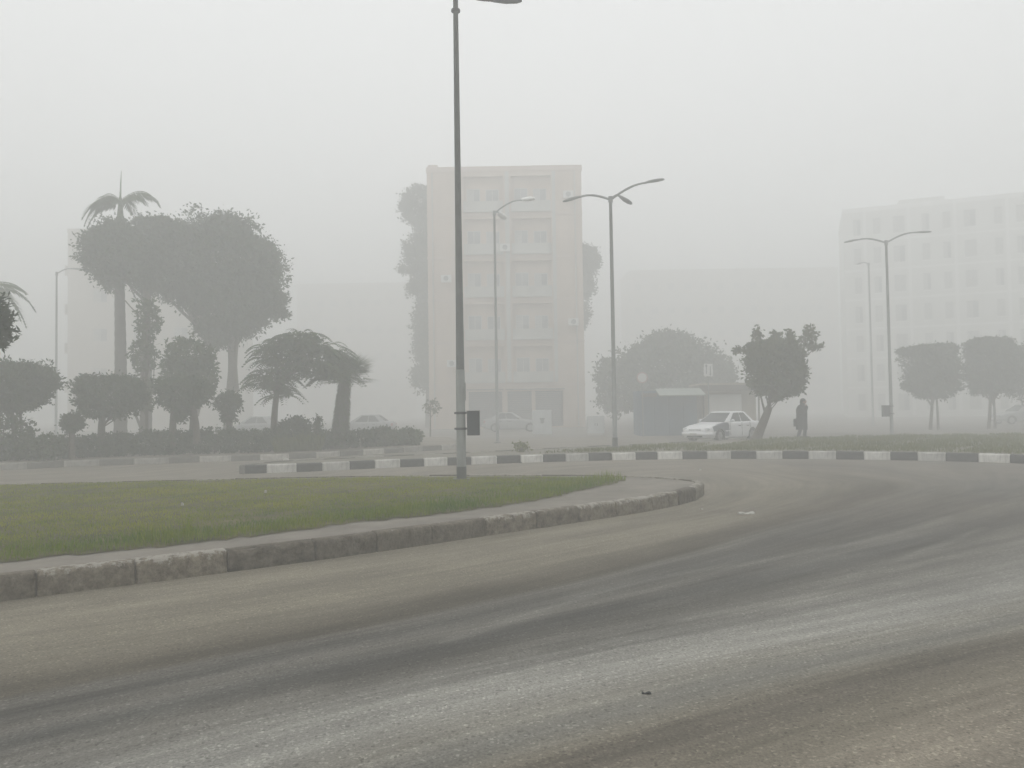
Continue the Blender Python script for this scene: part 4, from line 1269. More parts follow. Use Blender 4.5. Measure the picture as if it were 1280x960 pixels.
def window(parent, x, y, z, w, h, ry=0.0, shut=0):
    key = (round(w, 2), round(h, 2), shut)
    if key not in _wcache:
        fb = MB()
        t_ = 0.06
        fb.box(0, w, -0.04, 0.03, 0, t_); fb.box(0, w, -0.04, 0.03, h - t_, h)
        fb.box(0, t_, -0.04, 0.03, t_, h - t_); fb.box(w - t_, w, -0.04, 0.03, t_, h - t_)
        fb.box(w / 2 - 0.03, w / 2 + 0.03, -0.037, 0.027, t_, h - t_)
        fm = fb.mesh('window'); fm.materials.append(M['frame'])
        pm = MB().box(t_ * 0.6, w - t_ * 0.6, 0.0, 0.012, t_ * 0.6, h - t_ * 0.6).mesh('pane'); pm.materials.append(M['glass'])
        sm = MB()
        if shut:
            for s_ in range(int(h / 0.14)):
                zz = t_ + s_ * 0.14
                if zz + 0.12 < h - t_: sm.box(t_, w * 0.5 * shut - 0.02, -0.03, -0.012, zz, zz + 0.11)
        smm = sm.mesh('shutter'); smm.materials.append(M['shutter'])
        _wcache[key] = (fm, pm, smm)
    fm, pm, smm = _wcache[key]
    o = obj_from('window', fm, parent, (x, y, z))
    obj_from('pane', pm, o)
    if shut: obj_from('shutter', smm, o)
    return o

# --- beige apartment block in the middle
BY = 66.0
bl, br = W(537, 540, BY), W(732, 540, BY)
H = W(633, 208, BY).z
w = br.x - bl.x
fh = (H - 0.5) / 6
t = thing('apartment_block', 'six-storey beige apartment block with dark shopfronts behind the striped kerb', 'building', (bl.x, BY, 0), 0, 'blocks of flats in the fog')
t.rotation_euler = (0, 0, R(-0.5))
x0, x1 = w * 0.235, w * 0.80
mid = (x0 + x1) / 2
opens = []
for f in range(1, 6):
    z = f * fh
    opens += [(x0, mid - 0.35, z + 0.25, z + fh - 0.35), (mid + 0.35, x1, z + 0.25, z + fh - 0.35)]
opens += [(w * 0.25, w * 0.47, 0.1, fh - 0.35), (w * 0.50, w * 0.66, 0.1, fh - 0.35), (w * 0.68, w * 0.86, 0.1, fh - 0.45)]
facade_mesh(w, H - 0.45, 14, opens, 0.5).build('wall', M['plaster_beige'], t)
MB().box(-0.06, w + 0.06, -0.07, 14.06, H - 0.449, H).build('parapet', M['plaster_pink'], t)
MB().box(0.05, 0.9, 0.4, 1.6, H + 0.001, H + 0.35).build('roof_tank', M['plaster_pink'], t)
for f in range(1, 6):
    z = f * fh
    for k, (a, b_) in enumerate([(x0, mid - 0.35), (mid + 0.35, x1)]):
        MB().box(a + 0.003, b_ - 0.003, -0.22, -0.08, z + 0.18, z + 1.12).build('balcony', M['plaster_cool'], t)
        ww = (b_ - a)
        window(t, a + ww * 0.08, 0.45, z + 0.27, ww * 0.34, 2.1, shut=(f + k) % 2)
        window(t, a + ww * 0.56, 0.45, z + 1.05, ww * 0.34, 1.25, shut=(f + k + 1) % 3 and 1)
    MB().box(-0.03, w + 0.03, -0.045, -0.002, z - 0.12, z + 0.10).build('floor_band', M['plaster_pink'], t)
MB().box(mid - 0.18, mid + 0.18, -0.16, -0.047, fh + 0.2, H - 0.5).build('pilaster', M['plaster_cool'], t)
MB().box(x1 + 0.10, x1 + 0.40, -0.14, -0.047, fh + 0.2, H - 0.5).build('pilaster', M['plaster_cool'], t)
for (a, b_) in [(0.25, 0.47), (0.50, 0.66), (0.68, 0.86)]:
    so = MB()
    for k in range(int((fh - 0.6) / 0.16)):
        so.box(w * a + 0.03, w * b_ - 0.03, 0.40, 0.43, 0.12 + k * 0.16, 0.12 + k * 0.16 + 0.145)
    so.build('shop_shutter', M['shop_dark'], t)
    MB().box(w * a - 0.1, w * b_ + 0.1, -0.5, -0.05, fh - 0.42, fh - 0.34).build('shop_canopy', M['roof_dark'], t)
M['ac'] = mat('air_conditioner', (0.62, 0.62, 0.60), 0.6, 0.08, 3)
for (fx, f, dz) in [(0.47, 4, 0.1), (0.09, 3, 1.2), (0.90, 2, 1.0), (0.12, 1, 1.3), (0.88, 5, 0.9)]:
    a_ = MB().box(w * fx, w * fx + 0.85, -0.62, -0.24, f * fh + dz + 0.3, f * fh + dz + 0.9, 0.02).build('air_conditioner', M['ac'], t)
    MB().tube([(w * fx + 0.42, -0.64, f * fh + dz + 0.6), (w * fx + 0.42, -0.622, f * fh + dz + 0.6)], 0.22, 16).build('fan_grille', M['sign_grey'], a_)
for fx in (0.035, 0.955):
    MB().tube([(w * fx, -0.10, 0.1), (w * fx, -0.10, H - 0.5)], 0.06, 8).build('drainpipe', M['plaster_cool'], t)
# --- pale block on the right
BY2 = 92.0
bl, br = W(1061, 538, BY2), W(1440, 538, BY2)
H = W(1062, 262, BY2).z
w = br.x - bl.x
fh = (H - 0.6) / 7
t = thing('apartment_block', 'pale block of flats with white pilasters behind the square clipped trees', 'building', (bl.x, BY2, 0), R(-21), 'blocks of flats in the fog')
opens = []
cols_ = []
xx = 1.1
k = 0
while xx + 1.5 < w:
    cols_.append((xx, 0.85 if k % 3 != 2 else 1.25))
    xx += 2.15 if k % 3 != 2 else 3.0
    k += 1
for f in range(7):
    for (x, ww) in cols_:
        opens.append((x, x + ww, f * fh + 0.75, f * fh + 2.75))
facade_mesh(w, H - 0.5, 13, opens, 0.28).build('wall', M['plaster_pale'], t)
MB().box(-0.05, w + 0.05, -0.06, 13.05, H - 0.499, H).build('parapet', M['plaster_white'], t)
MB().box(6.2, 11.0, 1.0, 6.0, H + 0.001, H + 0.7).build('stair_house', M['plaster_pale'], t)
for f in range(7):
    for i, (x, ww) in enumerate(cols_):
        o = window(t, x, 0.2, f * fh + 0.75, ww, 2.0, shut=2 if (i * 7 + f * 3) % 5 < 3 else 1)
        MB().box(-0.08, ww + 0.08, -0.30, -0.205, -0.09, -0.003).build('sill', M['plaster_white'], o)
    if f: MB().box(0.02, w - 0.02, -0.06, -0.003, f * fh - 0.08, f * fh + 0.14).build('floor_band', M['plaster_white'], t)
for (x, ww) in cols_[::2]:
    MB().box(x + ww + 0.25, x + ww + 0.55, -0.18, -0.063, 0.2, H - 0.52).build('pilaster', M['plaster_white'], t)
# --- cream block behind the garden
BY3 = 80.0
bl, br = W(84, 545, BY3), W(268, 545, BY3)
H = W(86, 286, BY3).z
w = br.x - bl.x
fh = (H - 0.5) / 5
t = thing('apartment_block', 'cream block of flats half hidden behind the tall palm and garden trees', 'building', (bl.x, BY3, 0), 0, 'blocks of flats in the fog')
opens = []
for f in range(5):
    for k in range(3):
        x = 2.6 + k * (w - 3.5) / 2.8
        opens.append((x, x + 1.5, f * fh + 1.0, f * fh + 2.4))
facade_mesh(w, H - 0.4, 12, opens, 0.25).build('wall', M['plaster_cream'], t)
MB().box(-0.05, w + 0.05, -0.05, 12.05, H - 0.399, H).build('parapet', M['plaster_cream'], t)
for (a, b_, c, d) in opens:
    window(t, a, 0.18, c, b_ - a, d - c, shut=1)
for f in range(1, 5):
    bo = MB().box(-0.9, -0.052, 1.0, 5.0, f * fh - 0.1, f * fh + 0.06)
    bo.box(-0.9, -0.80, 1.0, 5.0, f * fh + 0.06, f * fh + 1.0)
    bo.build('balcony', M['plaster_cream'], t)
# --- far hazy blocks
def far_block(x0, x1, ytop, Y, label, floors, m_):
    a, b_ = W(x0, 530, Y), W(x1, 530, Y)
    H = W((x0 + x1) / 2, ytop, Y).z
    w = b_.x - a.x
    t = thing('apartment_block', label, 'building', (a.x, Y, 0), 0, 'blocks of flats in the fog')
    fh = H / floors
    opens = []
    nco = int(w / 3.2)
    for f in range(floors):
        for k in range(nco):
            x = 1.0 + k * (w - 2.0) / nco
            opens.append((x, x + 1.4, f * fh + 1.0, f * fh + 2.4))
    facade_mesh(w, H, 12, opens, 0.25).build('wall', M[m_], t)
    MB().box(-0.1, w + 0.1, -0.1, 12.1, H + 0.001, H + 0.35).build('parapet', M[m_], t)
    for (p_, q_, c, d) in opens:
        window(t, p_, 0.18, c, q_ - p_, d - c)
far_block(790, 1052, 338, 150.0, 'faint block of flats lost in the fog behind the leaning clipped tree', 6, 'plaster_cream')
far_block(372, 512, 356, 155.0, 'faint block of flats lost in the fog between huge tree and beige block', 5, 'plaster_cream')

# ================================================================== KIOSKS, SIGNS, CABINETS
KY = 44.0
a, b_ = W(800, 546, KY), W(872, 546, KY)
top = W(836, 488, KY).z
t = thing('kiosk', 'blue-grey panelled kiosk with a pale awning behind the white car', 'kiosk', (a.x, KY, 0))
kw = b_.x - a.x
MB().box(0, kw, 0, 2.2, 0, top).build('wall', M['kiosk_blue'], t)
for k in range(4):
    MB().box(kw * k / 4 + 0.03, kw * (k + 1) / 4 - 0.03, -0.03, -0.003, 0.08, top - 0.15, 0.01).build('panel', M['kiosk_blue'], t)
MB().add([(kw * 0.3, -0.9, top - 0.28), (kw + 0.3, -0.9, top - 0.28), (kw + 0.3, 0.4, top + 0.12), (kw * 0.3, 0.4, top + 0.12), (kw * 0.3, -0.9, top - 0.34), (kw + 0.3, -0.9, top - 0.34), (kw + 0.3, 0.4, top + 0.02), (kw * 0.3, 0.4, top + 0.02)],
         [(0, 1, 2, 3), (7, 6, 5, 4), (0, 4, 5, 1), (1, 5, 6, 2), (2, 6, 7, 3), (3, 7, 4, 0)]).build('awning', M['awning_pale'], t)
MB().box(0.1, kw * 0.28, -0.5, -0.031, top - 0.35, top - 0.15).build('sign_board', M['roof_dark'], t)
KY2 = 45.0
a, b_ = W(876, 546, KY2), W(948, 546, KY2)
top = W(905, 479, KY2).z
t = thing('kiosk', 'tan kiosk with a dark roof board, half behind the leaning clipped tree', 'kiosk', (a.x, KY2, 0))
kw = b_.x - a.x
MB().box(0.1, kw - 0.1, 0, 2.4, 0, top - 0.45).build('wall', M['kiosk_tan'], t)
MB().box(0.5, kw * 0.72, -0.02, -0.003, 0.9, top - 0.65).build('hatch', M['plaster_pale'], t)
MB().box(-0.15, kw + 0.1, -0.7, 2.6, top - 0.449, top - 0.12).build('roof', M['roof_dark'], t)
MB().box(-0.05, kw, -0.55, 2.5, top - 0.119, top).build('roof_trim', M['kiosk_tan'], t)
for x in (0.05, kw - 0.12):
    MB().tube([(x, -0.6, 0), (x, -0.6, top - 0.45)], 0.05, 8).build('post', M['roof_dark'], t)
t = None
def sign_post(px, py_top, Y, base_y, label, shape):
    b = W(px, base_y, Y); z = W(px, py_top, Y).z
    t = thing('road_sign', label, 'road sign', (b.x, Y, 0), 0, 'road signs')
    MB().tube([(0, 0, -0.05), (0, 0, z + 0.2)], 0.035, 8).build('post', M['galv'], t)
    if shape == 'disc':
        d = MB().tube([(0, -0.075, z), (0, -0.05, z)], 0.31, 28).build('sign_rim', M['sign_red'], t)
        MB().tube([(0, -0.085, z), (0, -0.076, z)], 0.245, 28).build('sign_face', M['sign_white'], d)
    else:
        d = MB().box(-0.25, 0.25, -0.07, -0.045, z - 0.42, z + 0.28, 0.01).build('sign_face', M['sign_white'], t)
        for k, up in ((-0.11, 1), (0.11, -1)):
            ar = MB().box(k - 0.025, k + 0.025, -0.078, -0.071, z - 0.28, z + 0.14)
            yy = z + 0.14 if up > 0 else z - 0.28
            ar.add([(k - 0.08, -0.078, yy), (k + 0.08, -0.078, yy), (k, -0.078, yy + 0.12 * up), (k - 0.08, -0.071, yy), (k + 0.08, -0.071, yy), (k, -0.071, yy + 0.12 * up)], [(0, 1, 2), (5, 4, 3), (0, 3, 4, 1), (1, 4, 5, 2), (2, 5, 3, 0)])
            ar.build('arrow', M['sign_grey'], d)
sign_post(804, 472, 42.5, 548, 'round faded road sign above the blue-grey kiosk', 'disc')
sign_post(887, 461, 43.0, 548, 'pale upright sign board above the tan kiosk roof', 'board')
def cabinet(x0, x1, y0, Y, label, mark=True):
    a, b_ = W(x0, 546, Y), W(x1, 546, Y)
    h = W(x0, y0, Y).z
    w = b_.x - a.x
    t = thing('utility_cabinet', label, 'utility cabinet', (a.x, Y, 0), 0, 'utility cabinets')
    MB().box(0, w, 0, 0.5, 0.12, h, 0.02).build('case', M['cab_white'], t)
    MB().box(0.02, w - 0.02, 0.02, 0.48, 0, 0.119).build('plinth', M['plaster_cool'], t)
    for k in range(2):
        d = MB().box(w * k / 2 + 0.04, w * (k + 1) / 2 - 0.03, -0.025, -0.003, 0.2, h - 0.1, 0.01).build('door', M['cab_white'], t)
        MB().box(w / 2 + (0.05 if k else -0.09), w / 2 + (0.09 if k else -0.05), -0.05, -0.026, h * 0.5, h * 0.5 + 0.14).build('handle', M['band_dark'], d)
    if mark:
        MB().add([(w * 0.36, -0.032, h * 0.70), (w * 0.64, -0.032, h * 0.70), (w * 0.5, -0.032, h * 0.46), (w * 0.36, -0.027, h * 0.70), (w * 0.64, -0.027, h * 0.70), (w * 0.5, -0.027, h * 0.46)],
                 [(0, 1, 2), (5, 4, 3), (0, 3, 4, 1), (1, 4, 5, 2), (2, 5, 3, 0)]).build('warning_mark', M['sign_grey'], t)
cabinet(666, 690, 513, 46.0, 'white utility cabinet with a dark mark before the shopfronts')
cabinet(735, 756, 520, 46.0, 'plain white utility cabinet beside the corner of the beige block', False)

# ================================================================== CARS
def car_paint(name, c, rough=0.35, coat=0.5):
    return mat(name, c, rough, 0.05, 2.0, coat=coat, grime=0.12)
M['car_white'] = car_paint('white_car_paint', (0.80, 0.81, 0.82))
M['car_primer'] = mat('grey_primer', (0.10, 0.115, 0.14), 0.6, 0.1, 3)
M['car_silver'] = car_paint('silver_car_paint', (0.33, 0.34, 0.35))
M['car_pale'] = car_paint('pale_car_paint', (0.30, 0.31, 0.31))
M['car_glass'] = mat('car_glass', (0.03, 0.036, 0.04), 0.08, 0.15, 1.0)
M['tyre'] = mat('tyre_rubber', (0.022, 0.022, 0.022), 0.85, 0.2, 8)
M['rim'] = mat('wheel_rim', (0.33, 0.33, 0.33), 0.45, 0.1, 8, metal=0.5)
M['trim'] = mat('black_trim', (0.025, 0.026, 0.028), 0.6, 0.2, 6)
M['headlight'] = mat('headlight_lens', (0.45, 0.47, 0.48), 0.15, 0.1, 6)
M['tail_red'] = mat('tail_lamp', (0.25, 0.02, 0.02), 0.3, 0.1, 6)
STN = [(2.06, .58, .30, .52, .55), (2.03, .68, .24, .60, .63), (1.90, .76, .20, .68, .72), (1.5, .815, .18, .775, .82), (1.0, .83, .17, .84, .89), (0.72, .835, .17, .88, .925),
       (0.2, .84, .17, .905, .93), (-0.5, .84, .17, .925, .94), (-1.2, .83, .17, .935, .955), (-1.55, .82, .18, .935, .965), (-1.9, .785, .22, .915, .945), (-2.02, .74, .28, .85, .88), (-2.07, .66, .36, .70, .72)]
WHEELS = (1.26, -1.24)
def car_section(x, off=0.0):
    xs = [s[0] for s in STN][::-1]
    def ip(k): return float(np.interp(x, xs, [s[k] for s in STN][::-1]))
    w, zb, zs, zc = ip(1) + off, ip(2), ip(3) + off, ip(4) + off
    half = [(0, zb), (w * .86, zb), (w * .97, zb + .06), (w * .995, zb + .16), (w, zb + .28), (w * .998, zb + .38), (w * .985, zs - .12), (w * .965, zs - .05), (w * .91, zs), (w * .55, zs * .35 + zc * .65), (0, zc)]
    dense = []
    for i in range(len(half) - 1):
        k = 6 if 2 <= i <= 5 else 2
        for j in range(k):
            t = j / k
            dense.append((half[i][0] * (1 - t) + half[i + 1][0] * t, half[i][1] * (1 - t) + half[i + 1][1] * t))
    dense.append(half[-1])
    return dense
def in_arch(x, z, r=0.335):
    return any((x - wx) ** 2 + (z - 0.30) ** 2 < r * r for wx in WHEELS)
def make_car(label, paint, loc_, heading, patch=None, group='parked cars'):
    t = thing('parked_car', label, 'car', loc_, heading, group)
    X = np.linspace(2.06, -2.07, 150)
    secs = [car_section(x) for x in X]
    n = len(secs[0])
    mb = MB()
    for sg in (1, -1):
        vv = [(X[i], sg * y, z) for i in range(len(X)) for (y, z) in secs[i]]
        ff = []
        for i in range(len(X) - 1):
            for k in range(n - 1):
                q = (i * n + k, i * n + k + 1, (i + 1) * n + k + 1, (i + 1) * n + k)
                cx = sum(vv[j][0] for j in q) / 4; cy_ = sum(abs(vv[j][1]) for j in q) / 4; cz = sum(vv[j][2] for j in q) / 4
                if cy_ > 0.45 and in_arch(cx, cz): continue
                ff.append(q if sg > 0 else q[::-1])
        ff.append(tuple(range(n)) if sg < 0 else tuple(range(n - 1, -1, -1)))
        e_ = (len(X) - 1) * n
        ff.append(tuple(range(e_, e_ + n)) if sg > 0 else tuple(range(e_ + n - 1, e_ - 1, -1)))
        mb.add(vv, ff)
    mb.build('body', paint, t, smooth=True)
    # greenhouse
    zb, zt = 0.90, 1.39
    fb, ft, rt, rb = 0.80, 0.08, -1.02, -1.62
    wb, wt = 0.765, 0.585
    lo = [(fb, wb * .93), (fb - .28, wb), (rb + .35, wb), (rb, wb * .88)]
    hi = [(ft, wt * .95), (ft - .15, wt), (rt + .2, wt), (rt, wt * .93)]
    ring = lambda L, z: [(x, y, z) for x, y in L] + [(x, -y, z) for x, y in L[::-1]]
    vv = ring(lo, zb) + ring(hi, zt - 0.03) + [(x * 0.93 - 0.03, y * .82, z + 0.035) for x, y, z in ring(hi, zt - 0.03)]
    ff = []
    for r_ in (0, 8):
        for k in range(8):
            ff.append((r_ + k, r_ + (k + 1) % 8, r_ + 8 + (k + 1) % 8, r_ + 8 + k)[::-1])
    ff.append(tuple(range(16, 24))[::-1])
    cab = MB().add(vv, ff).build('cabin', paint, t)
    def pane(name, A, B, C_, D, u0, u1, v0, v1, parent, off=0.006, skew=0.0):
        A, B, C_, D = map(Vector, (A, B, C_, D))
        nrm = (B - A).cross(D - A).normalized()
        c = (A + B + C_ + D) / 4
        if nrm.dot(c - Vector((-0.45, 0, 1.0))) < 0: nrm = -nrm
        def p_(u, v_): return A.lerp(B, u).lerp(D.lerp(C_, u), v_) + nrm * off
        m_ = MB()
        top_in = [p_(u0, v0), p_(u1, v0), p_(u1 + skew, v1), p_(u0, v1)]
        m_.add(top_in + [q - nrm * 0.012 for q in top_in], [(0, 1, 2, 3), (7, 6, 5, 4), (0, 4, 5, 1), (1, 5, 6, 2), (2, 6, 7, 3), (3, 7, 4, 0)])
        return m_.build(name, M['car_glass'], parent)
    z1 = zt - 0.03
    pane('windscreen', (lo[0][0], lo[0][1], zb), (lo[0][0], -lo[0][1], zb), (hi[0][0], -hi[0][1], z1), (hi[0][0], hi[0][1], z1), 0.02, 0.98, 0.04, 0.95, cab)
    pane('rear_window', (lo[3][0], lo[3][1], zb), (lo[3][0], -lo[3][1], zb), (hi[3][0], -hi[3][1], z1), (hi[3][0], hi[3][1], z1), 0.07, 0.93, 0.15, 0.90, cab)
    for sg in (1, -1):
        A, B, C_, D = (lo[1][0], sg * lo[1][1], zb), (lo[2][0], sg * lo[2][1], zb), (hi[2][0], sg * hi[2][1], z1), (hi[1][0], sg * hi[1][1], z1)
        pane('side_window', A, B, C_, D, 0.02, 0.51, 0.06, 0.93, cab)
        pane('side_window', A, B, C_, D, 0.55, 0.98, 0.06, 0.93, cab)
        # front quarter glass and rear quarter glass triangles belong to the corner faces
        m_ = MB().ell((0.42, sg * 0.90, 0.98), (0.07, 0.10, 0.065), 10, 6)
        m_.box(0.37, 0.45, min(sg * 0.76, sg * 0.86), max(sg * 0.76, sg * 0.86), 0.93, 0.97)
        m_.build('mirror', paint, t, smooth=True)
        for k, (xa, xb) in enumerate([(0.52, -0.36), (-0.38, -1.02)]):
            for xl in ((xa,) if k == 0 else (xa, xb)):
                pts = [(xl - (0 if k == 0 or xl == xa else 0.06 * (1 - j / 6)), sg * (0.846 - 0.02 * (j / 6) ** 3), 0.30 + 0.58 * j / 6) for j in range(7)]
                do = MB().tube(pts, 0.007, 5).build('door_seam', M['trim'], t)
            MB().box(xb + 0.10, xb + 0.27, min(sg * 0.842, sg * 0.862), max(sg * 0.842, sg * 0.862), 0.72, 0.755).build('door_handle', M['trim'] , do)
        MB().box(-0.9, 0.9, min(sg * 0.838, sg * 0.853), max(sg * 0.838, sg * 0.853), 0.50, 0.545, 0.004).build('side_strip', paint, t)
        hl = MB().ell((1.915, sg * 0.56, 0.605), (0.11, 0.20, 0.075), 14, 8, Matrix.Rotation(sg * -0.35, 3, 'Z'))
        hl.build('headlight', M['headlight'], t, smooth=True)
        MB().box(-2.05, -1.92, min(sg * 0.45, sg * 0.77), max(sg * 0.45, sg * 0.77), 0.66, 0.82, 0.02).build('tail_lamp', M['tail_red'], t)
        for wx in WHEELS:
            y0, y1 = sg * 0.63, sg * 0.815
            wo = MB()
            prof = [(0.205, 0.0), (0.275, 0.0), (0.298, 0.03), (0.30, 0.09), (0.298, 0.155), (0.275, 0.185), (0.205, 0.185)]
            vv2, ff2 = [], []
            for i in range(28):
                a = 2 * math.pi * i / 28
                for (r_, l) in prof:
                    vv2.append((wx + r_ * math.cos(a), y0 + sg * l, 0.30 + r_ * math.sin(a)))
            m7 = len(prof)
            for i in range(28):
                for k in range(m7 - 1):
                    ff2.append((i * m7 + k, i * m7 + k + 1, ((i + 1) % 28) * m7 + k + 1, ((i + 1) % 28) * m7 + k))
            wh = wo.add(vv2, ff2).build('wheel', M['tyre'], t, smooth=True)
            rm = MB().tube([(wx, y0, 0.30), (wx, y1 - sg * 0.03, 0.30)], 0.206, 24)
            for k in range(8):
                a = 2 * math.pi * k / 8
                rm.tube([(wx + 0.05 * math.cos(a), y1 - sg * 0.02, 0.30 + 0.05 * math.sin(a)), (wx + 0.19 * math.cos(a), y1 - sg * 0.025, 0.30 + 0.19 * math.sin(a))], 0.022, 6)
            rm.build('rim', M['rim'], wh)
            lin = MB()
            vv3, ff3 = [], []
            for i in range(17):
                a = math.pi * (-0.1 + 1.2 * i / 16)
                for yy in (sg * 0.45, sg * 0.815):
                    vv3.append((wx + 0.345 * math.cos(a), yy, 0.30 + 0.345 * math.sin(a)))
            for i in range(16): ff3.append((2 * i, 2 * i + 1, 2 * i + 3, 2 * i + 2))
            lin.add(vv3, ff3)
            lin.box(wx - 0.34, wx + 0.34, min(sg * 0.44, sg * 0.45), max(sg * 0.44, sg * 0.45), 0.2, 0.64)
            lin.build('wheel_arch', M['trim'], t)
    MB().box(1.97, 2.052, -0.34, 0.34, 0.50, 0.60, 0.012).build('grille', M['trim'], t)
    bm_ = MB()
    for k in range(21):
        pass
    bm_.tube([(1.80, -0.80, 0.40), (1.98, -0.70, 0.40), (2.06, -0.4, 0.40), (2.075, 0, 0.40), (2.06, 0.4, 0.40), (1.98, 0.70, 0.40), (1.80, 0.80, 0.40)], 0.085, 10)
    bp = bm_.build('bumper', paint, t, smooth=True)
    MB().box(2.02, 2.10, -0.42, 0.42, 0.255, 0.315, 0.01).build('air_intake', M['trim'], bp)
    MB().box(2.155, 2.168, -0.19, 0.19, 0.35, 0.45).build('number_plate', M['sign_white'], bp)
    MB().tube([(-1.82, -0.80, 0.42), (-2.0, -0.70, 0.42), (-2.09, 0, 0.42), (-2.0, 0.70, 0.42), (-1.82, 0.80, 0.42)], 0.085, 10).build('bumper', paint, t, smooth=True)
    if patch:
        Xf = np.linspace(1.72, 0.60, 50)
        vv, ff = [], []
        S = [[(y, z) for (y, z) in car_section(x, 0.006) if y > 0.6 and z > 0.27] for x in Xf]
        m8 = min(len(s) for s in S)
        S = [s[:m8] for s in S]
        for i, x in enumerate(Xf):
            for (y, z) in S[i]: vv.append((x, y, z))
        for i in range(len(Xf) - 1):
            for k in range(m8 - 1):
                q = (i * m8 + k, i * m8 + k + 1, (i + 1) * m8 + k + 1, (i + 1) * m8 + k)
                cx = sum(vv[j][0] for j in q) / 4; cz = sum(vv[j][2] for j in q) / 4
                if in_arch(cx, cz, 0.34): continue
                if cx > 1.30 and cz < 0.52 : continue
                ff.append(q)
        o = MB().add(vv, ff).build('fender', patch, t, smooth=True)
        o['label'] = 'unpainted dark grey front fender'
    return t
cp = W(903, 553, 36.2)
make_car('white saloon car with one dark grey front fender parked behind the verge', M['car_white'], (cp.x, 36.2, 0.004), math.atan2(-0.63, -0.78), M['car_primer'])
for (x, Y, hd, lab, pm) in [(455, 51.0, 178, 'silver car parked in the fog beyond the short fan palm', 'car_silver'), (318, 52.0, 175, 'pale car parked in the fog behind the drooping tree', 'car_pale'),
                            (640, 55.5, 3, 'pale car parked in front of the shops of the beige block', 'car_pale'), (1278, 56.0, 181, 'pale car parked behind the flat-topped clipped tree', 'car_pale')]:
    c = W(x, 545, Y)
    make_car(lab, M[pm], (c.x, Y, 0.014 if Y > 44 else 0.004), R(hd))

# ================================================================== PERSON
M['skin'] = mat('skin', (0.30, 0.18, 0.125), 0.6, 0.08, 12)
M['coat'] = mat('dark_coat', (0.030, 0.031, 0.036), 0.9, 0.25, 14, 0.4, 40)
M['trousers'] = mat('dark_trousers', (0.034, 0.034, 0.038), 0.9, 0.2, 14)
M['hair'] = mat('black_hair', (0.014, 0.012, 0.011), 0.6, 0.2, 30)
M['shoe'] = mat('black_shoes', (0.02, 0.018, 0.017), 0.5, 0.2, 12)
M['bag'] = mat('black_bag', (0.028, 0.026, 0.030), 0.7, 0.2, 10)
def remeshed(name, mb, voxel, material, parent, smooth_it=6):
    me_ = mb.mesh(name + '_raw')
    o = bpy.data.objects.new(name, me_)
    link(o)
    r = o.modifiers.new('r', 'REMESH'); r.mode = 'VOXEL'; r.voxel_size = voxel
    s = o.modifiers.new('s', 'SMOOTH'); s.factor = 0.5; s.iterations = smooth_it
    dg = bpy.context.evaluated_depsgraph_get()
    new = bpy.data.meshes.new_from_object(o.evaluated_get(dg))
    o.modifiers.clear()
    o.data = new
    new.name = name
    new.materials.clear()
    new.materials.append(material)
    new.polygons.foreach_set('use_smooth', [True] * len(new.polygons))
    if parent is not None: o.parent = parent
    return o
def cap(mb, a, b, ra, rb, n=10):
    mb.tube([a, b], [ra, rb], n)
    mb.ell(a, (ra, ra, ra), n, 7); mb.ell(b, (rb, rb, rb), n, 7)
# facing +x (walking), z up, height 1.66
PYD = 33.4
hip, neck = (0, 0, 0.90), (0.03, 0, 1.38)
shL, shR = (0.02, 0.175, 1.34), (0.02, -0.175, 1.34)
elL, wrL = (-0.05, 0.27, 1.07), (-0.10, 0.27, 0.86)          # hangs and holds the bag
elR, wrR = (0.14, -0.25, 1.12), (0.20, -0.12, 1.33)          # raised to the chin
knL, anL = (0.10, 0.09, 0.48), (0.07, 0.09, 0.08)
knR, anR = (-0.02, -0.09, 0.48), (-0.13, -0.09, 0.09)
body = MB()
cap(body, (0.03, 0, 1.32), (0.055, 0, 1.47), 0.055, 0.05)
body.ell((0.075, 0, 1.56), (0.095, 0.075, 0.115), 16, 12)
body.ell((0.10, 0, 1.505), (0.065, 0.055, 0.055), 12, 8)
body.ell((0.172, 0, 1.55), (0.018, 0.014, 0.026), 8, 6)        # nose
body.ell((0.160, 0, 1.505), (0.014, 0.026, 0.010), 8, 6)       # mouth
for s_ in (-1, 1):
    body.ell((0.072, s_ * 0.078, 1.555), (0.018, 0.012, 0.03), 8, 6)
    body.ell((0.148, s_ * 0.032, 1.575), (0.014, 0.016, 0.010), 8, 6)
body.ell((0, 0, 1.15), (0.11, 0.16, 0.26), 12, 10)
body.ell(hip, (0.11, 0.155, 0.12), 12, 8)
for sh, el, wr in ((shL, elL, wrL), (shR, elR, wrR)):
    cap(body, sh, el, 0.052, 0.043); cap(body, el, wr, 0.042, 0.030)
def hand(mb, wr, d, up, curl):
    wr, d, up = Vector(wr), Vector(d).normalized(), Vector(up).normalized()
    s = d.cross(up).normalized()
    cap(mb, wr, wr + d * 0.075, 0.030, 0.036, 8)
    for i, (o_, L) in enumerate([(-0.030, 0.062), (-0.010, 0.072), (0.010, 0.068), (0.029, 0.052)]):
        a = wr + d * 0.09 + s * o_
        b = a + (d * (1 - curl * .5) + up * curl).normalized() * L * 0.55
        c = b + (d * (1 - curl * 1.4) + up * curl * 1.3).normalized() * L * 0.5
        cap(mb, a, b, 0.0100, 0.0095, 6); cap(mb, b, c, 0.0095, 0.008, 6)
    a = wr + d * 0.03 - s * 0.03
    b = a + (d * 0.6 - s * 0.7 + up * 0.4).normalized() * 0.04
    cap(mb, a, b, 0.012, 0.011, 6); cap(mb, b, b + (d + up * 0.4).normalized() * 0.032, 0.011, 0.009, 6)
hand(body, wrL, (-0.15, 0.0, -1), (1, 0, 0), 0.8)
hand(body, wrR, (-0.35, 0.45, 1), (-1, 0.3, 0), 0.45)
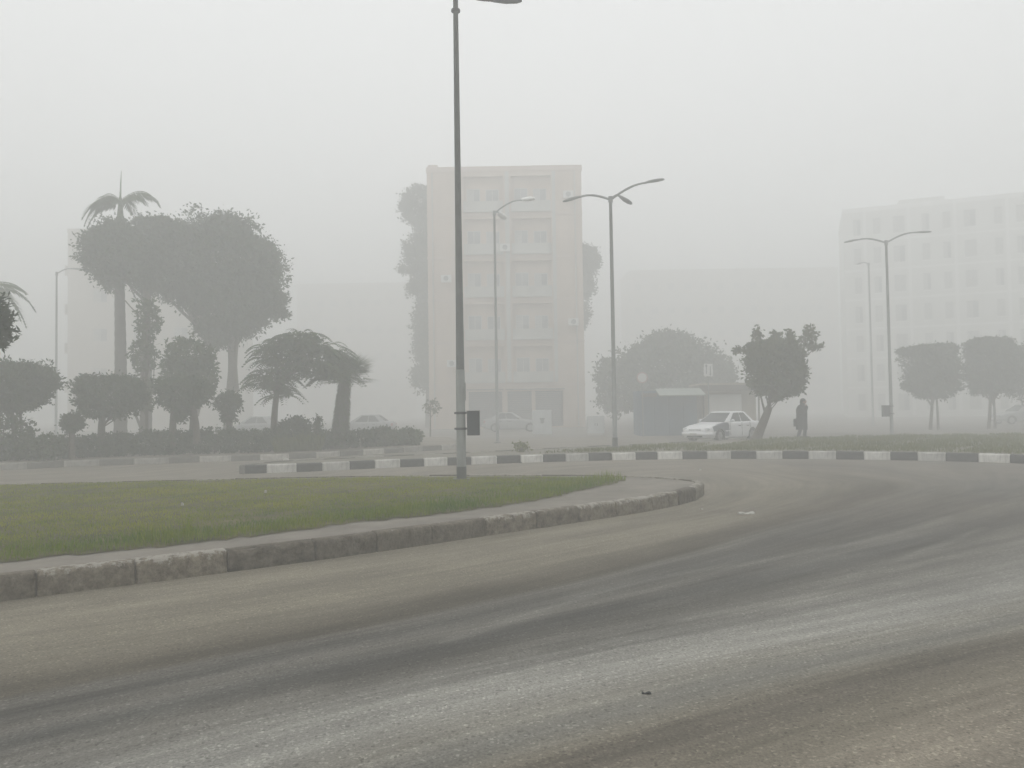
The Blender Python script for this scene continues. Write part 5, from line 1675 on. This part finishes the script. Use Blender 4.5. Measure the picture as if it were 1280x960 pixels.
for sx, kn, an in ((1, knL, anL), (-1, knR, anR)):
    cap(body, (0.0, sx * 0.085, 0.88), kn, 0.082, 0.056); cap(body, kn, an, 0.054, 0.038)
    cap(body, (an[0], an[1], 0.05), (an[0] + 0.13, an[1], 0.035), 0.042, 0.032)
pp = W(1003, 548, PYD)
person = remeshed('person', body, 0.0085, M['skin'], None, 2)
person.location = (pp.x, PYD, KH - 0.025)
person.rotation_euler = (0, 0, R(-28))
person.scale = (1.14, 1.14, 1.02)
tag(person, 'person in a dark coat walking with one hand raised, bag at the side', 'person')
coat = MB()
coat.ell((-0.01, 0, 1.14), (0.20, 0.235, 0.29), 16, 12)
coat.ell((0.0, 0, 1.32), (0.15, 0.225, 0.12), 14, 8)
coat.tube([(0, 0, 1.12), (0.0, 0, 0.95), (-0.01, 0, 0.68), (-0.015, 0, 0.36)], [0.20, 0.20, 0.205, 0.215], 18)
cap(coat, (0.02, 0, 1.36), (0.045, 0, 1.45), 0.11, 0.085)
for sh, el, wr in ((shL, elL, wrL), (shR, elR, wrR)):
    cap(coat, sh, el, 0.092, 0.080); cap(coat, el, Vector(el).lerp(Vector(wr), 0.92), 0.078, 0.06)
co = remeshed('coat', coat, 0.014, M['coat'], person, 4)
tr_ = MB()
tr_.ell((0, 0, 0.88), (0.135, 0.175, 0.13), 12, 8)
for sx, kn, an in ((1, knL, anL), (-1, knR, anR)):
    cap(tr_, (0.0, sx * 0.088, 0.86), kn, 0.098, 0.075); cap(tr_, kn, (an[0], an[1], 0.10), 0.073, 0.066)
remeshed('trousers', tr_, 0.014, M['trousers'], person, 3)
for an in (anL, anR):
    sh_ = MB()
    cap(sh_, (an[0] - 0.02, an[1], 0.05), (an[0] + 0.15, an[1], 0.04), 0.050, 0.042)
    sh_.ell((an[0], an[1], 0.08), (0.055, 0.05, 0.05), 10, 6)
    remeshed('shoe', sh_, 0.01, M['shoe'], person, 2)
hr = MB()
hr.ell((0.052, 0, 1.595), (0.108, 0.092, 0.10), 14, 10)
hr.ell((0.005, 0, 1.52), (0.07, 0.082, 0.11), 12, 8)
remeshed('hair', hr, 0.009, M['hair'], person, 3)
# shoulder bag held at the side, a thing of its own
bm_ = MB()
bm_.box(-0.19, 0.19, -0.08, 0.08, 0, 0.34, 0.04)
rot = Matrix.Rotation(R(-28), 3, 'Z')
hp = rot @ Vector((-0.20, 0.315, 0.0))
bag = thing('handbag', 'dark bag carried at the side of the walking person', 'bag', (pp.x + hp.x, PYD + hp.y, KH + 0.47), R(-28))
bm_.build('pouch', M['bag'], bag)
MB().box(-0.16, 0.16, -0.088, -0.081, 0.16, 0.30, 0.01).build('flap', M['bag'], bag)
MB().tube([(-0.10, 0, 0.33), (-0.06, 0, 0.38), (0.05, 0, 0.395), (0.11, 0, 0.38), (0.13, 0, 0.33)], 0.012, 6).build('handle', M['bag'], bag, smooth=True)

# ================================================================== LITTER
def litter(x, y, size, material, label, name='litter', rz=0.0, z=0.0):
    p = G(x, y, z)
    w_, d_, h_ = size
    import bmesh
    vv, ff = [], []
    nseg = 6
    for i in range(nseg + 1):
        t = i / nseg
        xx = (t - 0.5) * w_
        lift = h_ * (0.25 + 0.75 * abs(math.sin(t * 4.1 + w_ * 30)))
        vv += [(xx, -d_ / 2 + 0.1 * d_ * math.sin(i * 2.1), 0.003), (xx, d_ / 2 + 0.1 * d_ * math.cos(i * 1.7), 0.003), (xx, d_ / 2 * 0.8, lift), (xx, -d_ / 2 * 0.85, lift * 0.8)]
    for i in range(nseg):
        for k in range(4):
            ff.append((i * 4 + k, i * 4 + (k + 1) % 4, i * 4 + 4 + (k + 1) % 4, i * 4 + 4 + k))
    ff += [(3, 2, 1, 0), (nseg * 4, nseg * 4 + 1, nseg * 4 + 2, nseg * 4 + 3)]
    o = MB().add(vv, ff).build(name, material)
    o.location = (p.x, p.y, z)
    o.rotation_euler = (0, 0, rz)
    return tag(o, label, 'litter', 'litter on the road')
M['litter_pale'] = mat('pale_scrap', (0.42, 0.41, 0.38), 0.8, 0.15, 20)
M['litter_dark'] = mat('dark_scrap', (0.02, 0.02, 0.02), 0.7, 0.3, 20)
litter(933, 642.5, (0.24, 0.09, 0.035), M['litter_pale'], 'pale flat scrap lying on the road near the island nose', rz=0.1)
litter(808, 867.5, (0.055, 0.018, 0.014), M['litter_dark'], 'small black scrap on the pale worn lane', rz=-0.1)
litter(875, 588, (0.07, 0.05, 0.05), M['litter_pale'], 'tiny white crumpled scrap on the road before the striped kerb', rz=0.4)
litter(877, 637, (0.05, 0.03, 0.02), M['litter_pale'], 'tiny pale chip on the road below the island nose', rz=0.7)
litter(651, 579.0, (0.08, 0.05, 0.05), M['litter_dark'], 'dark lump at the foot of the striped kerb by the lamp post', rz=0.7)
p = G(358, 577.5)
rk = MB().ell((0, 0, 0.06), (0.10, 0.08, 0.07), 9, 6).build('stone_lump', M['kerb_white'])
for v_ in rk.data.vertices:
    v_.co *= 1 + 0.25 * mnoise.noise(v_.co * 9)
rk.location = (p.x, p.y, 0.0)
tag(rk, 'white stone lump on the road beside the tip of the striped verge', 'stone')
for (x, y, k) in [(228, 632, 0.5), (332, 616, 0.5)]:
    p = G(x, y, KH)
    o = litter(x, y, (0.10 * k, 0.07 * k, 0.05), M['litter_pale'], {228: 'white paper scrap caught in the island grass', 332: 'small white scrap in the grass before the striped kerb end', 112: 'pale scrap in the olive grass of the island', 760: 'small pale scrap near the tip of the island grass'}[x], rz=x, z=KH + 0.03)
    o['group'] = 'litter in the grass'

# ================================================================== FOG
hz = MB().box(-600, 600, -600, 600, -1.1, 29.5).build('haze', bpy.data.materials.new('fog'))
tag(hz, kind='stuff')
fm = hz.data.materials[0]
fm.use_nodes = True
fm.node_tree.nodes.clear()
fo = N(fm.node_tree, 'ShaderNodeOutputMaterial')
pv = N(fm.node_tree, 'ShaderNodeVolumePrincipled')
pv.inputs['Density'].default_value = FOG_DENSITY
pv.inputs['Color'].default_value = (0.955, 0.966, 0.962, 1)
pv.inputs['Anisotropy'].default_value = 0.1
pv.inputs['Density Attribute'].default_value = ''
pv.inputs['Color Attribute'].default_value = ''
pv.inputs['Temperature Attribute'].default_value = ''
fm.node_tree.links.new(pv.outputs['Volume'], fo.inputs['Volume'])
